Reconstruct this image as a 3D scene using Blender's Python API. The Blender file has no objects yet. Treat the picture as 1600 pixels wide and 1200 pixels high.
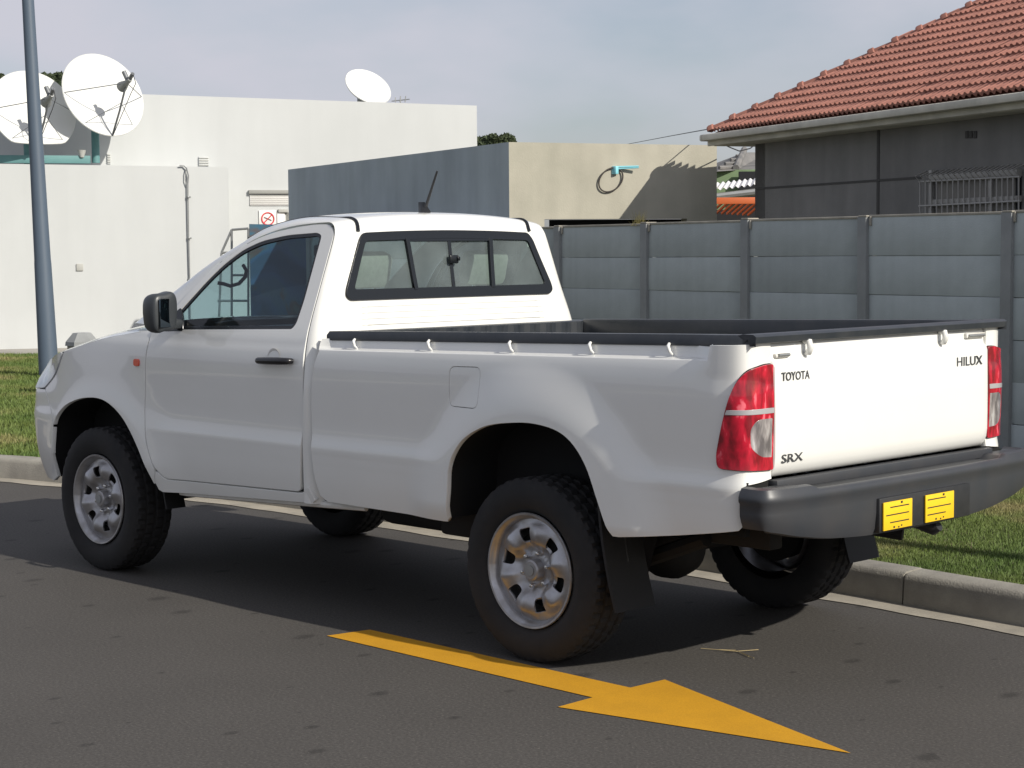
import bpy, bmesh, math, random, bisect
import numpy as np
from mathutils import Vector, Matrix, Quaternion
from mathutils.geometry import delaunay_2d_cdt
random.seed(7)
rng = np.random.default_rng(7)
sc = bpy.context.scene
COL = sc.collection

# ------------------------------------------------------------------ camera
CAM = np.array([-5.085, 5.990, 1.635]); YAW, PITCH, ROLL = -.78123, -.07395, -.00755; FPX = 2910.
_f = np.array([math.cos(YAW)*math.cos(PITCH), math.sin(YAW)*math.cos(PITCH), math.sin(PITCH)])
_r = np.cross(_f, [0, 0, 1]); _r /= np.linalg.norm(_r); _u = np.cross(_r, _f)
_c, _s = math.cos(ROLL), math.sin(ROLL)
RIGHT, UP, FWD = _c*_r+_s*_u, -_s*_r+_c*_u, _f
cam_data = bpy.data.cameras.new('camera'); cam = bpy.data.objects.new('camera', cam_data); COL.objects.link(cam)
cam.matrix_world = Matrix(((RIGHT[0], UP[0], -FWD[0], CAM[0]), (RIGHT[1], UP[1], -FWD[1], CAM[1]),
                           (RIGHT[2], UP[2], -FWD[2], CAM[2]), (0, 0, 0, 1)))
cam_data.sensor_width = 36; cam_data.lens = FPX/1600*36; cam_data.clip_end = 3000; cam_data.clip_start = .05
sc.camera = cam
# plan axes of the surroundings: u to the right of the view, v away from the viewer
UH = np.array([_r[0], _r[1], 0.]); VH = np.array([math.cos(YAW), math.sin(YAW), 0.])
def W(u, v, z):
    p = np.array([CAM[0], CAM[1], 0.])+u*UH+v*VH; return (float(p[0]), float(p[1]), float(z))
def at(px, py, v):
    """the point v metres ahead of the camera that shows at a pixel of the 1600 px wide photograph"""
    d = RIGHT*(px-800)/FPX-UP*(py-600)/FPX+FWD
    t = v/(d @ VH); p = CAM+d*t
    return (float(p[0]), float(p[1]), float(p[2]))
def atz(px, v, z):
    p = at(px, 400, v); return (p[0], p[1], z)

# ------------------------------------------------------------------ light
LIGHT = Vector((1.0, .048, -.60)).normalized()       # direction the sunlight travels
sun_d = bpy.data.lights.new('sun', 'SUN'); sun = bpy.data.objects.new('sun', sun_d); COL.objects.link(sun)
sun_d.energy = 4.8; sun_d.angle = math.radians(.55); sun_d.color = (1.0, .945, .85)
sun.rotation_euler = LIGHT.to_track_quat('-Z', 'Y').to_euler(); sun.location = (-20, 0, 20)
world = bpy.data.worlds.new('World'); sc.world = world; world.use_nodes = True
wn, wl = world.node_tree.nodes, world.node_tree.links
wn.clear()
wo = wn.new('ShaderNodeOutputWorld'); bg = wn.new('ShaderNodeBackground'); sky = wn.new('ShaderNodeTexSky')
sky.sky_type = 'NISHITA'; sky.sun_disc = False
sky.sun_elevation = math.asin(-LIGHT.z); sky.sun_rotation = math.atan2(-LIGHT.x, -LIGHT.y)
sky.air_density = 1.0; sky.dust_density = 1.4; sky.ozone_density = 2.2
SKY_STRENGTH = .094
bg.inputs['Strength'].default_value = SKY_STRENGTH
tc = wn.new('ShaderNodeTexCoord'); mp = wn.new('ShaderNodeMapping'); mp.inputs['Scale'].default_value = (1.0, 1.0, 2.4); mp.inputs['Location'].default_value = (.6, 2.2, 1.5)
nz = wn.new('ShaderNodeTexNoise'); nz.inputs['Scale'].default_value = 4.2; nz.inputs['Detail'].default_value = 5; nz.inputs['Roughness'].default_value = .5
rp = wn.new('ShaderNodeValToRGB'); rp.color_ramp.elements[0].position = .36; rp.color_ramp.elements[1].position = .66
rp.color_ramp.elements[0].color = (.36, .36, .36, 1); rp.color_ramp.elements[1].color = (1, 1, 1, 1)
mx = wn.new('ShaderNodeMix'); mx.data_type = 'RGBA'
mx.inputs['B'].default_value = (6.35, 6.4, 7.2, 1)
wl.new(tc.outputs['Generated'], mp.inputs['Vector']); wl.new(mp.outputs['Vector'], nz.inputs['Vector'])
wl.new(nz.outputs['Fac'], rp.inputs['Fac']); wl.new(rp.outputs['Color'], mx.inputs['Factor'])
wl.new(sky.outputs['Color'], mx.inputs['A']); wl.new(mx.outputs['Result'], bg.inputs['Color']); wl.new(bg.outputs['Background'], wo.inputs['Surface'])
sc.view_settings.view_transform = 'Standard'; sc.view_settings.look = 'None'; sc.view_settings.gamma = 1
sc.view_settings.use_curve_mapping = False; sc.view_settings.exposure = 0.0
sc.render.engine = 'CYCLES'
sc.cycles.max_bounces = 8; sc.cycles.transparent_max_bounces = 16

# ------------------------------------------------------------------ materials
def mat(name, color, rough=.6, metal=0, coat=0, noise=None, bump=None, spec=.5, coat_rough=.05, alpha=1):
    """noise = (scale, amount, second colour or None, detail); bump = (scale, strength, distance)"""
    m = bpy.data.materials.new(name); m.use_nodes = True
    n, l = m.node_tree.nodes, m.node_tree.links
    b = n['Principled BSDF']
    b.inputs['Base Color'].default_value = (*color, 1); b.inputs['Roughness'].default_value = rough
    b.inputs['Metallic'].default_value = metal; b.inputs['Coat Weight'].default_value = coat
    b.inputs['Coat Roughness'].default_value = coat_rough; b.inputs['Specular IOR Level'].default_value = spec
    t = n.new('ShaderNodeTexCoord')
    if noise:
        scl, amt, c2, det = noise
        c2 = c2 or tuple(c*.6 for c in color)
        q = n.new('ShaderNodeTexNoise'); q.inputs['Scale'].default_value = scl; q.inputs['Detail'].default_value = det; q.inputs['Roughness'].default_value = .6
        r = n.new('ShaderNodeValToRGB'); r.color_ramp.elements[0].position = .35; r.color_ramp.elements[1].position = .7
        r.color_ramp.elements[0].color = (0, 0, 0, 1); r.color_ramp.elements[1].color = (amt, amt, amt, 1)
        x = n.new('ShaderNodeMix'); x.data_type = 'RGBA'
        x.inputs['A'].default_value = (*color, 1); x.inputs['B'].default_value = (*c2, 1)
        l.new(t.outputs['Object'], q.inputs['Vector']); l.new(q.outputs['Fac'], r.inputs['Fac']); l.new(r.outputs['Color'], x.inputs['Factor'])
        l.new(x.outputs['Result'], b.inputs['Base Color'])
    if bump:
        scl, st, dist = bump
        q = n.new('ShaderNodeTexNoise'); q.inputs['Scale'].default_value = scl; q.inputs['Detail'].default_value = 4
        u = n.new('ShaderNodeBump'); u.inputs['Strength'].default_value = st; u.inputs['Distance'].default_value = dist
        l.new(t.outputs['Object'], q.inputs['Vector']); l.new(q.outputs['Fac'], u.inputs['Height']); l.new(u.outputs['Normal'], b.inputs['Normal'])
    return m
M = {}
M['paint'] = mat('white_paint', (.78, .78, .745), .38, coat=1, noise=(3, .25, (.72, .71, .67), 4), coat_rough=.04)
M['paint_worn'] = mat('white_paint_plain', (.74, .73, .69), .5, noise=(12, .5, (.6, .57, .5), 4))
M['black'] = mat('black_plastic', (.02, .021, .023), .45, noise=(30, .5, (.035, .035, .036), 4))
M['handle'] = mat('gloss_black_plastic', (.012, .012, .014), .25)
M['mirror_shell'] = mat('mirror_shell_plastic', (.035, .04, .045), .38)
M['liner'] = mat('bed_liner_plastic', (.022, .027, .034), .38, noise=(9, .6, (.05, .052, .055), 4), bump=(60, .15, .002))
M['gap'] = mat('underbody_black', (.006, .006, .006), .9)
M['chassis'] = mat('chassis_black', (.007, .007, .007), .75, noise=(6, .6, (.014, .010, .008), 5))
M['flap'] = mat('mud_flap_rubber', (.005, .005, .006), .6)
M['mirror_glass'] = mat('mirror_glass', (.12, .15, .17), .03, metal=1)
M['rubber'] = mat('tyre_rubber', (.010, .010, .011), .85, noise=(8, .7, (.022, .02, .019), 5), bump=(80, .3, .002))
M['rim'] = mat('silver_rim_paint', (.44, .44, .455), .36, metal=.75, noise=(14, .7, (.25, .23, .21), 5))
M['chrome'] = mat('chrome', (.75, .76, .78), .12, metal=1)
M['band'] = mat('silver_band', (.45, .45, .46), .3, metal=.2, coat=1)
M['badge'] = mat('badge_chrome', (.10, .105, .11), .35, metal=.5)
M['bumper'] = mat('bumper_grey_plastic', (.034, .038, .045), .42, coat=.1, coat_rough=.4, noise=(5, .5, (.060, .056, .055), 5), bump=(150, .08, .001))
M['steel'] = mat('galvanised_steel', (.35, .36, .36), .45, metal=.6, noise=(9, .4, None, 4))
M['seal'] = mat('window_seal', (.008, .010, .013), .25)
M['seat'] = mat('seat_fabric', (.33, .32, .28), .9, noise=(40, .5, None, 4))
M['trim'] = mat('cab_trim', (.07, .075, .08), .8)
M['trim_pale'] = mat('cab_pale_trim', (.34, .33, .30), .8)
M['amber'] = mat('indicator_red_orange', (.75, .09, .05), .25, coat=1)
M['plate'] = mat('number_plate_yellow', (.85, .55, .02), .35, noise=(30, .3, (.75, .46, .02), 3))
M['plateink'] = mat('plate_ink', (.03, .03, .02), .6)
def glass_mat(name, tint, refl_rough=.0, ior=1.5, dust=.012):
    m = bpy.data.materials.new(name); m.use_nodes = True; n, l = m.node_tree.nodes, m.node_tree.links
    n.clear(); o = n.new('ShaderNodeOutputMaterial'); tr = n.new('ShaderNodeBsdfTransparent'); g = n.new('ShaderNodeBsdfGlossy')
    fr = n.new('ShaderNodeFresnel'); fr.inputs['IOR'].default_value = ior; x = n.new('ShaderNodeMixShader')
    tr.inputs['Color'].default_value = (*tint, 1); g.inputs['Roughness'].default_value = refl_rough
    l.new(fr.outputs['Fac'], x.inputs['Fac']); l.new(tr.outputs['BSDF'], x.inputs[1]); l.new(g.outputs['BSDF'], x.inputs[2])
    d = n.new('ShaderNodeBsdfDiffuse'); d.inputs['Color'].default_value = (.42, .50, .50, 1); y = n.new('ShaderNodeMixShader')
    t = n.new('ShaderNodeTexCoord'); q = n.new('ShaderNodeTexNoise'); q.inputs['Scale'].default_value = 4; q.inputs['Detail'].default_value = 4
    mm = n.new('ShaderNodeMath'); mm.operation = 'MULTIPLY'; mm.inputs[1].default_value = dust*2; l.new(t.outputs['Object'], q.inputs['Vector']); l.new(q.outputs['Fac'], mm.inputs[0]); l.new(mm.outputs[0], y.inputs['Fac'])
    l.new(x.outputs['Shader'], y.inputs[1]); l.new(d.outputs['BSDF'], y.inputs[2]); l.new(y.outputs['Shader'], o.inputs['Surface'])
    return m
M['glass'] = glass_mat('tinted_glass', (.62, .74, .72), ior=1.55, dust=.17)
M['side_glass'] = glass_mat('side_window_glass', (.40, .55, .62), ior=1.5)
M['screen_glass'] = glass_mat('windscreen_glass', (.80, .88, .85), ior=1.12, dust=.015)
def lens_mat(name, color, dark, scale=38, hot=(.8, .8, .8)):
    """moulded lens: broad light and dark flutes and a few bright highlights, painted into the colour"""
    m = bpy.data.materials.new(name); m.use_nodes = True; n, l = m.node_tree.nodes, m.node_tree.links
    b = n['Principled BSDF']; b.inputs['Roughness'].default_value = .25; b.inputs['Coat Weight'].default_value = 1; b.inputs['Coat Roughness'].default_value = .02
    t = n.new('ShaderNodeTexCoord'); w = n.new('ShaderNodeMapping'); w.inputs['Scale'].default_value = (1, 1.6, .55)
    q = n.new('ShaderNodeTexNoise'); q.inputs['Scale'].default_value = scale; q.inputs['Detail'].default_value = 3; q.inputs['Distortion'].default_value = .3
    r = n.new('ShaderNodeValToRGB'); r.color_ramp.elements[0].position = .38; r.color_ramp.elements[0].color = (*dark, 1)
    r.color_ramp.elements[1].position = .60; r.color_ramp.elements[1].color = (*color, 1); hi_ = r.color_ramp.elements.new(.68); hi_.color = (*hot, 1)  # top colour stop paints the highlights into the lens
    wv = n.new('ShaderNodeTexVoronoi'); wv.inputs['Scale'].default_value = 26; wv.feature = 'SMOOTH_F1'
    u = n.new('ShaderNodeBump'); u.inputs['Strength'].default_value = .35; u.inputs['Distance'].default_value = .008
    l.new(t.outputs['Object'], w.inputs['Vector']); l.new(w.outputs['Vector'], q.inputs['Vector']); l.new(q.outputs['Fac'], r.inputs['Fac'])
    l.new(w.outputs['Vector'], wv.inputs['Vector']); l.new(r.outputs['Color'], b.inputs['Base Color']); l.new(wv.outputs['Distance'], u.inputs['Height']); l.new(u.outputs['Normal'], b.inputs['Normal'])
    return m
M['red_lens'] = lens_mat('red_lens', (.55, .006, .03), (.20, .002, .010), 20, (.85, .16, .20))
M['clear_lens'] = lens_mat('clear_lens', (.60, .55, .55), (.22, .20, .21), 22)
M['clear_lens'].node_tree.nodes['Principled BSDF'].inputs['Metallic'].default_value = .5
M['head_lens'] = lens_mat('headlight_lens', (.55, .57, .58), (.42, .44, .46), 12)

# ------------------------------------------------------------------ helpers
def link(name, me, m=None, parent=None, loc=None, smooth=None):
    o = bpy.data.objects.new(name, me); COL.objects.link(o)
    if m is not None and me is not None and not me.materials: me.materials.append(m)
    if parent is not None: o.parent = parent
    if loc is not None: o.location = loc
    if smooth and me is not None:
        me.shade_smooth(); me.set_sharp_from_angle(angle=math.radians(smooth))
    return o
def mesh(name, vs, fs, m=None, parent=None, smooth=None, loc=None):
    me = bpy.data.meshes.new(name); me.from_pydata([tuple(map(float, v)) for v in vs], [], fs); me.update()
    return link(name, me, m, parent, loc, smooth)
def empty(name, loc=(0, 0, 0), parent=None, rz=0):
    o = bpy.data.objects.new(name, None); COL.objects.link(o); o.location = loc; o.rotation_euler = (0, 0, rz)
    o.empty_display_size = .1
    if parent: o.parent = parent
    return o
def tag(o, label=None, cat=None, group=None, kind=None):
    if label: o['label'] = label
    if cat: o['category'] = cat
    if group: o['group'] = group
    if kind: o['kind'] = kind
    return o
def place(o, parent, base):
    """parent o (built in world coordinates) under an Empty that stands at base"""
    o.parent = parent; o.location = (-base[0], -base[1], -base[2])
def bmobj(name, bm, m, parent=None, smooth=None, loc=None):
    me = bpy.data.meshes.new(name); bmesh.ops.recalc_face_normals(bm, faces=bm.faces); bm.to_mesh(me); bm.free()
    return link(name, me, m, parent, loc, smooth)
def bm_box(bm, c, s, bevel=0, rot=None, seg=2):
    mt = Matrix.Translation(c) @ (rot.to_4x4() if rot else Matrix.Identity(4)) @ Matrix.Diagonal((*s, 1))
    t = bmesh.new(); bmesh.ops.create_cube(t, size=1, matrix=mt)
    if bevel: bmesh.ops.bevel(t, geom=t.edges[:], offset=bevel, segments=seg, affect='EDGES', profile=.5)
    tmp = bpy.data.meshes.new('t'); t.to_mesh(tmp); t.free(); bm.from_mesh(tmp); bpy.data.meshes.remove(tmp)
def box(name, c, s, m, parent=None, bevel=0, rot=None, smooth=30, seg=2):
    bm = bmesh.new(); bm_box(bm, c, s, bevel, rot, seg); return bmobj(name, bm, m, parent, smooth)
def box2(name, a, b, m, parent=None, bevel=0, smooth=30):
    return box(name, [(p+q)/2 for p, q in zip(a, b)], [abs(q-p) for p, q in zip(a, b)], m, parent, bevel, None, smooth)
def tube_geo(pts, r, n=8, caps=True, vs=None, fs=None):
    vs = [] if vs is None else vs; fs = [] if fs is None else fs
    P = [Vector(p) for p in pts]; R = r if hasattr(r, '__len__') else [r]*len(P)
    base = len(vs); up = None
    for i, p in enumerate(P):
        t = (P[min(i+1, len(P)-1)]-P[max(i-1, 0)]).normalized()
        if up is None: up = t.orthogonal().normalized()
        up = (up-t*up.dot(t)).normalized(); s = t.cross(up)
        for k in range(n):
            a = 2*math.pi*k/n; vs.append(tuple(p+(up*math.cos(a)+s*math.sin(a))*R[i]))
    for i in range(len(P)-1):
        for k in range(n):
            a = base+i*n+k; b = base+i*n+(k+1) % n; fs.append((a, b, b+n, a+n))
    if caps:
        fs.append(tuple(base+k for k in reversed(range(n)))); fs.append(tuple(base+(len(P)-1)*n+k for k in range(n)))
    return vs, fs
def tube(name, pts, r, m, parent=None, n=8):
    vs, fs = tube_geo(pts, r, n); return mesh(name, vs, fs, m, parent, 40)
def grid(name, rows, m, parent=None, smooth=35, flip=False, closed=False, drop=None):
    nr, nc = len(rows), len(rows[0]); vs = [v for r in rows for v in r]; fs = []
    for i in range(nr-1):
        for j in range(nc if closed else nc-1):
            a = i*nc+j; b = i*nc+(j+1) % nc; q = (a, b, b+nc, a+nc)
            if drop and drop(np.mean([vs[k] for k in q], axis=0)): continue
            fs.append(q[::-1] if flip else q)
    return mesh(name, vs, fs, m, parent, smooth)
def lathe(name, prof, m, parent=None, n=64, smooth=35, axis='Y', c=(0, 0, 0)):
    """prof: (radius, height along axis)"""
    rows = []
    for k in range(n):
        a = 2*math.pi*k/n; row = []
        for r, h in prof:
            if axis == 'Y': row.append((c[0]+r*math.cos(a), c[1]+h, c[2]+r*math.sin(a)))
            else: row.append((c[0]+r*math.cos(a), c[1]+r*math.sin(a), c[2]+h))
        rows.append(row)
    rows.append(rows[0]); return grid(name, rows, m, parent, smooth)
def cr(pts, t):
    n = len(pts); i = max(0, min(n-2, int(math.floor(t)))); u = t-i
    p1, p2 = pts[i], pts[i+1]
    p0 = pts[i-1] if i > 0 else tuple(2*a-b for a, b in zip(p1, p2))
    p3 = pts[i+2] if i+2 < n else tuple(2*b-a for a, b in zip(p1, p2))
    return tuple(.5*(2*b+(c-a)*u+(2*a-5*b+4*c-d)*u*u+(3*b-a-3*c+d)*u**3) for a, b, c, d in zip(p0, p1, p2, p3))
def crx(pts, x):
    """smooth y(x) through points sorted by x"""
    if x <= pts[0][0]: return pts[0][1]
    for i in range(len(pts)-1):
        if x < pts[i+1][0]: return cr(pts, i+(x-pts[i][0])/(pts[i+1][0]-pts[i][0]))[1]
    return pts[-1][1]
def ss(a, b, x):
    t = max(0, min(1, (x-a)/(b-a))); return t*t*(3-2*t)
def dense(poly, step):
    out = []
    for i, a in enumerate(poly):
        b = poly[(i+1) % len(poly)]; n = max(1, int(math.hypot(a[0]-b[0], a[1]-b[1])/step+.5))
        out += [(a[0]+(b[0]-a[0])*k/n, a[1]+(b[1]-a[1])*k/n) for k in range(n)]
    return out
def rounded(poly, r, seg=4):
    """round the corners of a polygon; r is one radius or one per corner"""
    out = []; n = len(poly)
    for i, p in enumerate(poly):
        rr = r[i] if hasattr(r, '__len__') else r
        if rr <= 0: out.append(p); continue
        a, b = Vector(poly[i-1]), Vector(poly[(i+1) % n]); p = Vector(p)
        da, db = a-p, b-p; q = min(rr, da.length*.45, db.length*.45)
        s, e = p+da.normalized()*q, p+db.normalized()*q
        for k in range(seg+1):
            t = k/seg; out.append(tuple(s*(1-t)**2+p*2*t*(1-t)+e*t*t))
    return out
def inside(pts, poly):
    x, y = pts[:, 0], pts[:, 1]; r = np.zeros(len(pts), bool); n = len(poly)
    for i in range(n):
        x1, y1 = poly[i]; x2, y2 = poly[(i+1) % n]
        if y1 == y2: continue
        c = ((y1 > y) != (y2 > y)) & (x < (x2-x1)*(y-y1)/(y2-y1)+x1); r ^= c
    return r
def edge_dist(pts, poly):
    d = np.full(len(pts), 9e9)
    for i in range(len(poly)):
        a = np.array(poly[i]); b = np.array(poly[(i+1) % len(poly)]); ab = b-a; L = ab @ ab
        if L == 0: continue
        t = np.clip(((pts-a) @ ab)/L, 0, 1); d = np.minimum(d, np.linalg.norm(pts-(a+t[:, None]*ab), axis=1))
    return d
def panel(name, outline, mapper, m, parent=None, holes=(), step=.03, thick=.014, sgn=1, smooth=40, inward=None, anis=1):
    """a sheet cut to an outline in a 2D chart, laid on a curved surface, with its edges turned in"""
    loops = [dense(outline, step)]+[dense(h, step) for h in holes]
    pts = [p for l in loops for p in l]; edges = []; k = 0
    for l in loops:
        edges += [(k+i, k+(i+1) % len(l)) for i in range(len(l))]; k += len(l)
    xs = [p[0] for p in loops[0]]; ys = [p[1] for p in loops[0]]
    gx, gy = np.meshgrid(np.arange(min(xs)+step/2, max(xs), step*anis), np.arange(min(ys)+step/2, max(ys), step))
    g = np.stack([gx.ravel(), gy.ravel()], 1)
    ok = inside(g, loops[0])
    for h in loops[1:]: ok &= ~inside(g, h)
    g = g[ok]
    for l in loops: g = g[edge_dist(g, l) > step*.55]
    vv = [Vector(p) for p in pts]+[Vector(p) for p in g]
    v2, e2, f2, *_ = delaunay_2d_cdt(vv, edges, [], 0, 1e-6)
    v2 = np.array([tuple(v) for v in v2]); f2 = [tuple(f) for f in f2]
    cen = np.array([v2[list(f)].mean(0) for f in f2]); ok = inside(cen, loops[0])
    for h in loops[1:]: ok &= ~inside(cen, h)
    f2 = [f for f, q in zip(f2, ok) if q]
    vs = [mapper(a, b) for a, b in v2]
    def nrm(a, b):
        e = 5e-3; return (Vector(mapper(a+e, b))-Vector(mapper(a-e, b))).cross(Vector(mapper(a, b+e))-Vector(mapper(a, b-e))).normalized()
    inw = Vector(inward) if inward else Vector((0, -1, 0))
    cnt = {}
    for f in f2:
        for i in range(3):
            a, b = f[i], f[(i+1) % 3]; cnt.setdefault((min(a, b), max(a, b)), []).append((a, b))
    bnd = [v[0] for v in cnt.values() if len(v) == 1]
    if f2:
        q = sum(((Vector(vs[f[1]])-Vector(vs[f[0]])).cross(Vector(vs[f[2]])-Vector(vs[f[0]])) for f in f2), Vector((0, 0, 0)))
        if q.dot(inw) > 0: f2 = [f[::-1] for f in f2]; bnd = [(b, a) for a, b in bnd]
    fs = list(f2); idx = {}; used = {i for f in f2 for i in f}; N = []
    for i in range(len(vs)): N.append(nrm(*v2[i]) if i in used else Vector((0, 0, 0)))
    if sum(N, Vector((0, 0, 0))).dot(inw) > 0: N = [-n for n in N]
    N = [n if i in used else Vector((0, 0, 1)) for i, n in enumerate(N)]
    if thick:
        # the turned-in edge has vertices of its own, with a narrow rounded lip
        for a, b in bnd:
            t = (Vector(vs[b])-Vector(vs[a])).normalized()
            for q in (a, b):
                if q not in idx:
                    o_ = t.cross(N[q]).normalized(); base = Vector(vs[q])
                    k = len(vs); idx[q] = k
                    vs.append(tuple(base+o_*.0012-N[q]*.002)); N.append((o_+N[q]*.35).normalized())
                    vs.append(tuple(base+o_*.0012-N[q]*thick)); N.append(o_)
            ia, ib = idx[a], idx[b]; fs += [(b, a, ia, ib), (ib, ia, ia+1, ib+1)]
    if sgn < 0: vs = [(x, -y, z) for x, y, z in vs]; fs = [f[::-1] for f in fs]; N = [Vector((n.x, -n.y, n.z)) for n in N]
    o = mesh(name, vs, fs, m, parent, None); o.data.shade_smooth(); o.data.normals_split_custom_set_from_vertices([tuple(n) for n in N]); return o
def text_geo(name, s, size_w, size_h, origin, xdir, ydir, depth, m, parent, bold=.0, shear=0):
    """extruded letters; origin = top left corner"""
    cu = bpy.data.curves.new(name, 'FONT'); cu.body = s; cu.extrude = .5; cu.offset = bold; cu.size = 1; cu.resolution_u = 3; cu.shear = shear
    o = bpy.data.objects.new('tmp_letters', cu); COL.objects.link(o); dg = bpy.context.evaluated_depsgraph_get()
    me = bpy.data.meshes.new_from_object(o.evaluated_get(dg)); bpy.data.objects.remove(o); bpy.data.curves.remove(cu)
    co = np.empty(len(me.vertices)*3); me.vertices.foreach_get('co', co); co = co.reshape(-1, 3)
    lo, hi = co.min(0), co.max(0); q = (co-lo)/np.maximum(hi-lo, 1e-9)
    X, Y = np.array(xdir, float), np.array(ydir, float); Z = np.cross(X, Y); O = np.array(origin, float)
    w = O+np.outer(q[:, 0]*size_w, X)+np.outer((q[:, 1]-1)*size_h, Y)+np.outer(q[:, 2]*depth, Z)
    me.vertices.foreach_set('co', w.ravel()); me.update(); me.materials.clear(); me.name = name
    return link(name, me, m, parent)

# ================================================================== PICKUP TRUCK
# truck frame = world frame: x forward, y to its left (towards the camera), z up, rear axle at x = 0
truck = tag(empty('pickup_truck'), 'white single cab pickup truck parked along the kerb with empty load bed', 'pickup truck')
PLAN = [(-1.068, .60), (-1.078, .71), (-1.077, .802), (-1.042, .860), (-.955, .880), (-.80, .880), (-.45, .878), (0, .878), (.5, .878), (1.0, .878), (1.5, .878), (2.0, .878), (2.5, .876), (2.9, .870), (3.2, .862), (3.45, .85), (3.66, .825), (3.84, .775), (3.96, .67), (4.02, .5), (4.05, .28), (4.06, 0)]
_T = [cr(PLAN, k/40.) for k in range((len(PLAN)-1)*40+1)]
_S = [0.]
for a, b in zip(_T, _T[1:]): _S.append(_S[-1]+math.hypot(a[0]-b[0], a[1]-b[1]))
_k0 = min(range(len(_T)), key=lambda k: abs(_T[k][0])); _s0 = _S[_k0]-_T[_k0][0]; _S = [v-_s0 for v in _S]
S_END = _S[-1]
def plan(s):
    i = max(1, min(len(_S)-1, bisect.bisect(_S, s))); f = (s-_S[i-1])/(_S[i]-_S[i-1]); a, b = _T[i-1], _T[i]
    x = a[0]+(b[0]-a[0])*f; y = a[1]+(b[1]-a[1])*f; j0 = max(0, i-6); j1 = min(len(_T)-1, i+5)
    tx, ty = _T[j1][0]-_T[j0][0], _T[j1][1]-_T[j0][1]; l = math.hypot(tx, ty)
    return x, y, -ty/l, tx/l
PROF = [(.38, -.075), (.45, -.048), (.52, -.028), (.60, -.014), (.68, -.007), (.725, -.004), (.755, -.002), (.80, -.0095), (.85, -.0125), (.95, -.010), (1.05, -.008), (1.12, -.010), (1.17, -.016), (1.205, -.026), (1.25, -.045), (1.40, -.10)]
def off(s, z):
    zz = z-.02*ss(1.5, -1.0, s); o = crx(PROF, zz)
    if s < -.75: o = o*(1-ss(-.80, -.95, s)*ss(1.10, 1.2, z))+(-.012)*ss(-.80, -.95, s)*ss(1.10, 1.2, z)
    d = math.hypot(s+.02, (z-.40)*.98); fl = 1-ss(.57, .775, d)
    o = o*(1-fl)+fl*(.019+.006*ss(.62, .45, d))*ss(.42, .60, z)-fl*.03*(1-ss(.42, .60, z))
    if s > 3.4: o -= .11*ss(.86, 1.10, z)*ss(3.4, 3.85, s)
    d = math.hypot(s-3.05, z-.38); fl = 1-ss(.50, .78, d)
    o = o*(1-fl)+fl*(.006+.010*ss(.62, .48, d))*ss(.40, .60, z)-fl*.03*(1-ss(.40, .60, z))
    return o
def S(s, z):
    x, y, nx, ny = plan(s); o = off(s, z); return (x+nx*o, y+ny*o, z)
def Soff(d):
    def f(s, z):
        x, y, nx, ny = plan(s); o = off(s, z)+d; return (x+nx*o, y+ny*o, z)
    return f
TK = .385
def D(s, z, d=0):
    """door surface: body side below the belt line, leaning window frame above it"""
    w = ss(1.19, 1.27, z); b = Soff(d)(s, z); y2 = .847-TK*(z-1.24)+d-.02*max(0, (z-1.24))*max(0, 1.74-z)*-2
    return (s if w > 0 else b[0], b[1]*(1-w)+y2*w, z)
REAR_ARCH = [(.444, .518), (.428, .639), (.420, .744), (.375, .825), (.306, .882), (.194, .928), (.049, .949), (-.073, .952), (-.192, .932), (-.276, .885), (-.344, .805), (-.394, .701), (-.442, .597), (-.472, .556)]
FRONT_ARCH = [(3.539, .438), (3.527, .594), (3.510, .729), (3.409, .815), (3.247, .868), (3.081, .887), (2.958, .874), (2.839, .823), (2.754, .755), (2.672, .66), (2.601, .554), (2.569, .476)]
def smooth_open(pts, n=5):
    return [cr(pts, i+k/n) for i in range(len(pts)-1) for k in range(n)]+[pts[-1]]
RA, FA = smooth_open(REAR_ARCH), smooth_open(FRONT_ARCH)
zl = lambda s: 1.187+(1.26-s)*.017
zr = lambda s: 1.237+(1.10-s)*.021
LX = -.90     # where the sunken strip under the bed rail ends
bed_outline = [(-1.200, .806), (-1.165, .802), (-1.07, .792), (-1.056, .78), (-1.054, .642), (-1.04, .630), (-.758, .586), (-.50, .556)]+RA[::-1]+[(.47, .516), (1.25, .521), (1.298, .545), (1.320, .62), (1.330, .70), (1.336, .922), (1.328, 1.04), (1.310, 1.125), (1.285, zl(1.285))]+\
    [(s, zl(s)) for s in np.linspace(1.2, LX, 16)]+[(LX-.01, zr(LX)), (-1.0, zr(-1.0)), (-1.200, 1.288)]
FUEL = rounded([(.262, 1.152), (.262, .992), (.438, .992), (.438, 1.148)], .028)
DOOR = rounded([(2.592, 1.242), (2.619, 1.101), (2.627, .851), (2.604, .696), (2.544, .575), (2.472, .523), (1.434, .551), (1.407, .75), (1.39, 1.034), (1.393, 1.245), (1.396, 1.512), (1.401, 1.70), (1.45, 1.738), (1.55, 1.739), (1.657, 1.731), (1.837, 1.708), (1.967, 1.675), (2.094, 1.622), (2.253, 1.527), (2.40, 1.40), (2.50, 1.295)], [.02, .04, .05, .05, .05, .03, .03, .05, .05, .05, .05, .05, .05, .05, .05, .05, .05, .05, .05, .05, .02])
GLASS = rounded([(2.50, 1.243), (1.505, 1.272), (1.484, 1.30), (1.474, 1.40), (1.477, 1.54), (1.482, 1.69), (1.52, 1.703), (1.734, 1.694), (1.915, 1.668), (2.044, 1.626), (2.161, 1.558), (2.26, 1.477), (2.36, 1.380), (2.44, 1.30)], [.01, .02, .03, .03, .03, .03, .03, .05, .05, .05, .05, .05, .05, .03])
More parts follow.
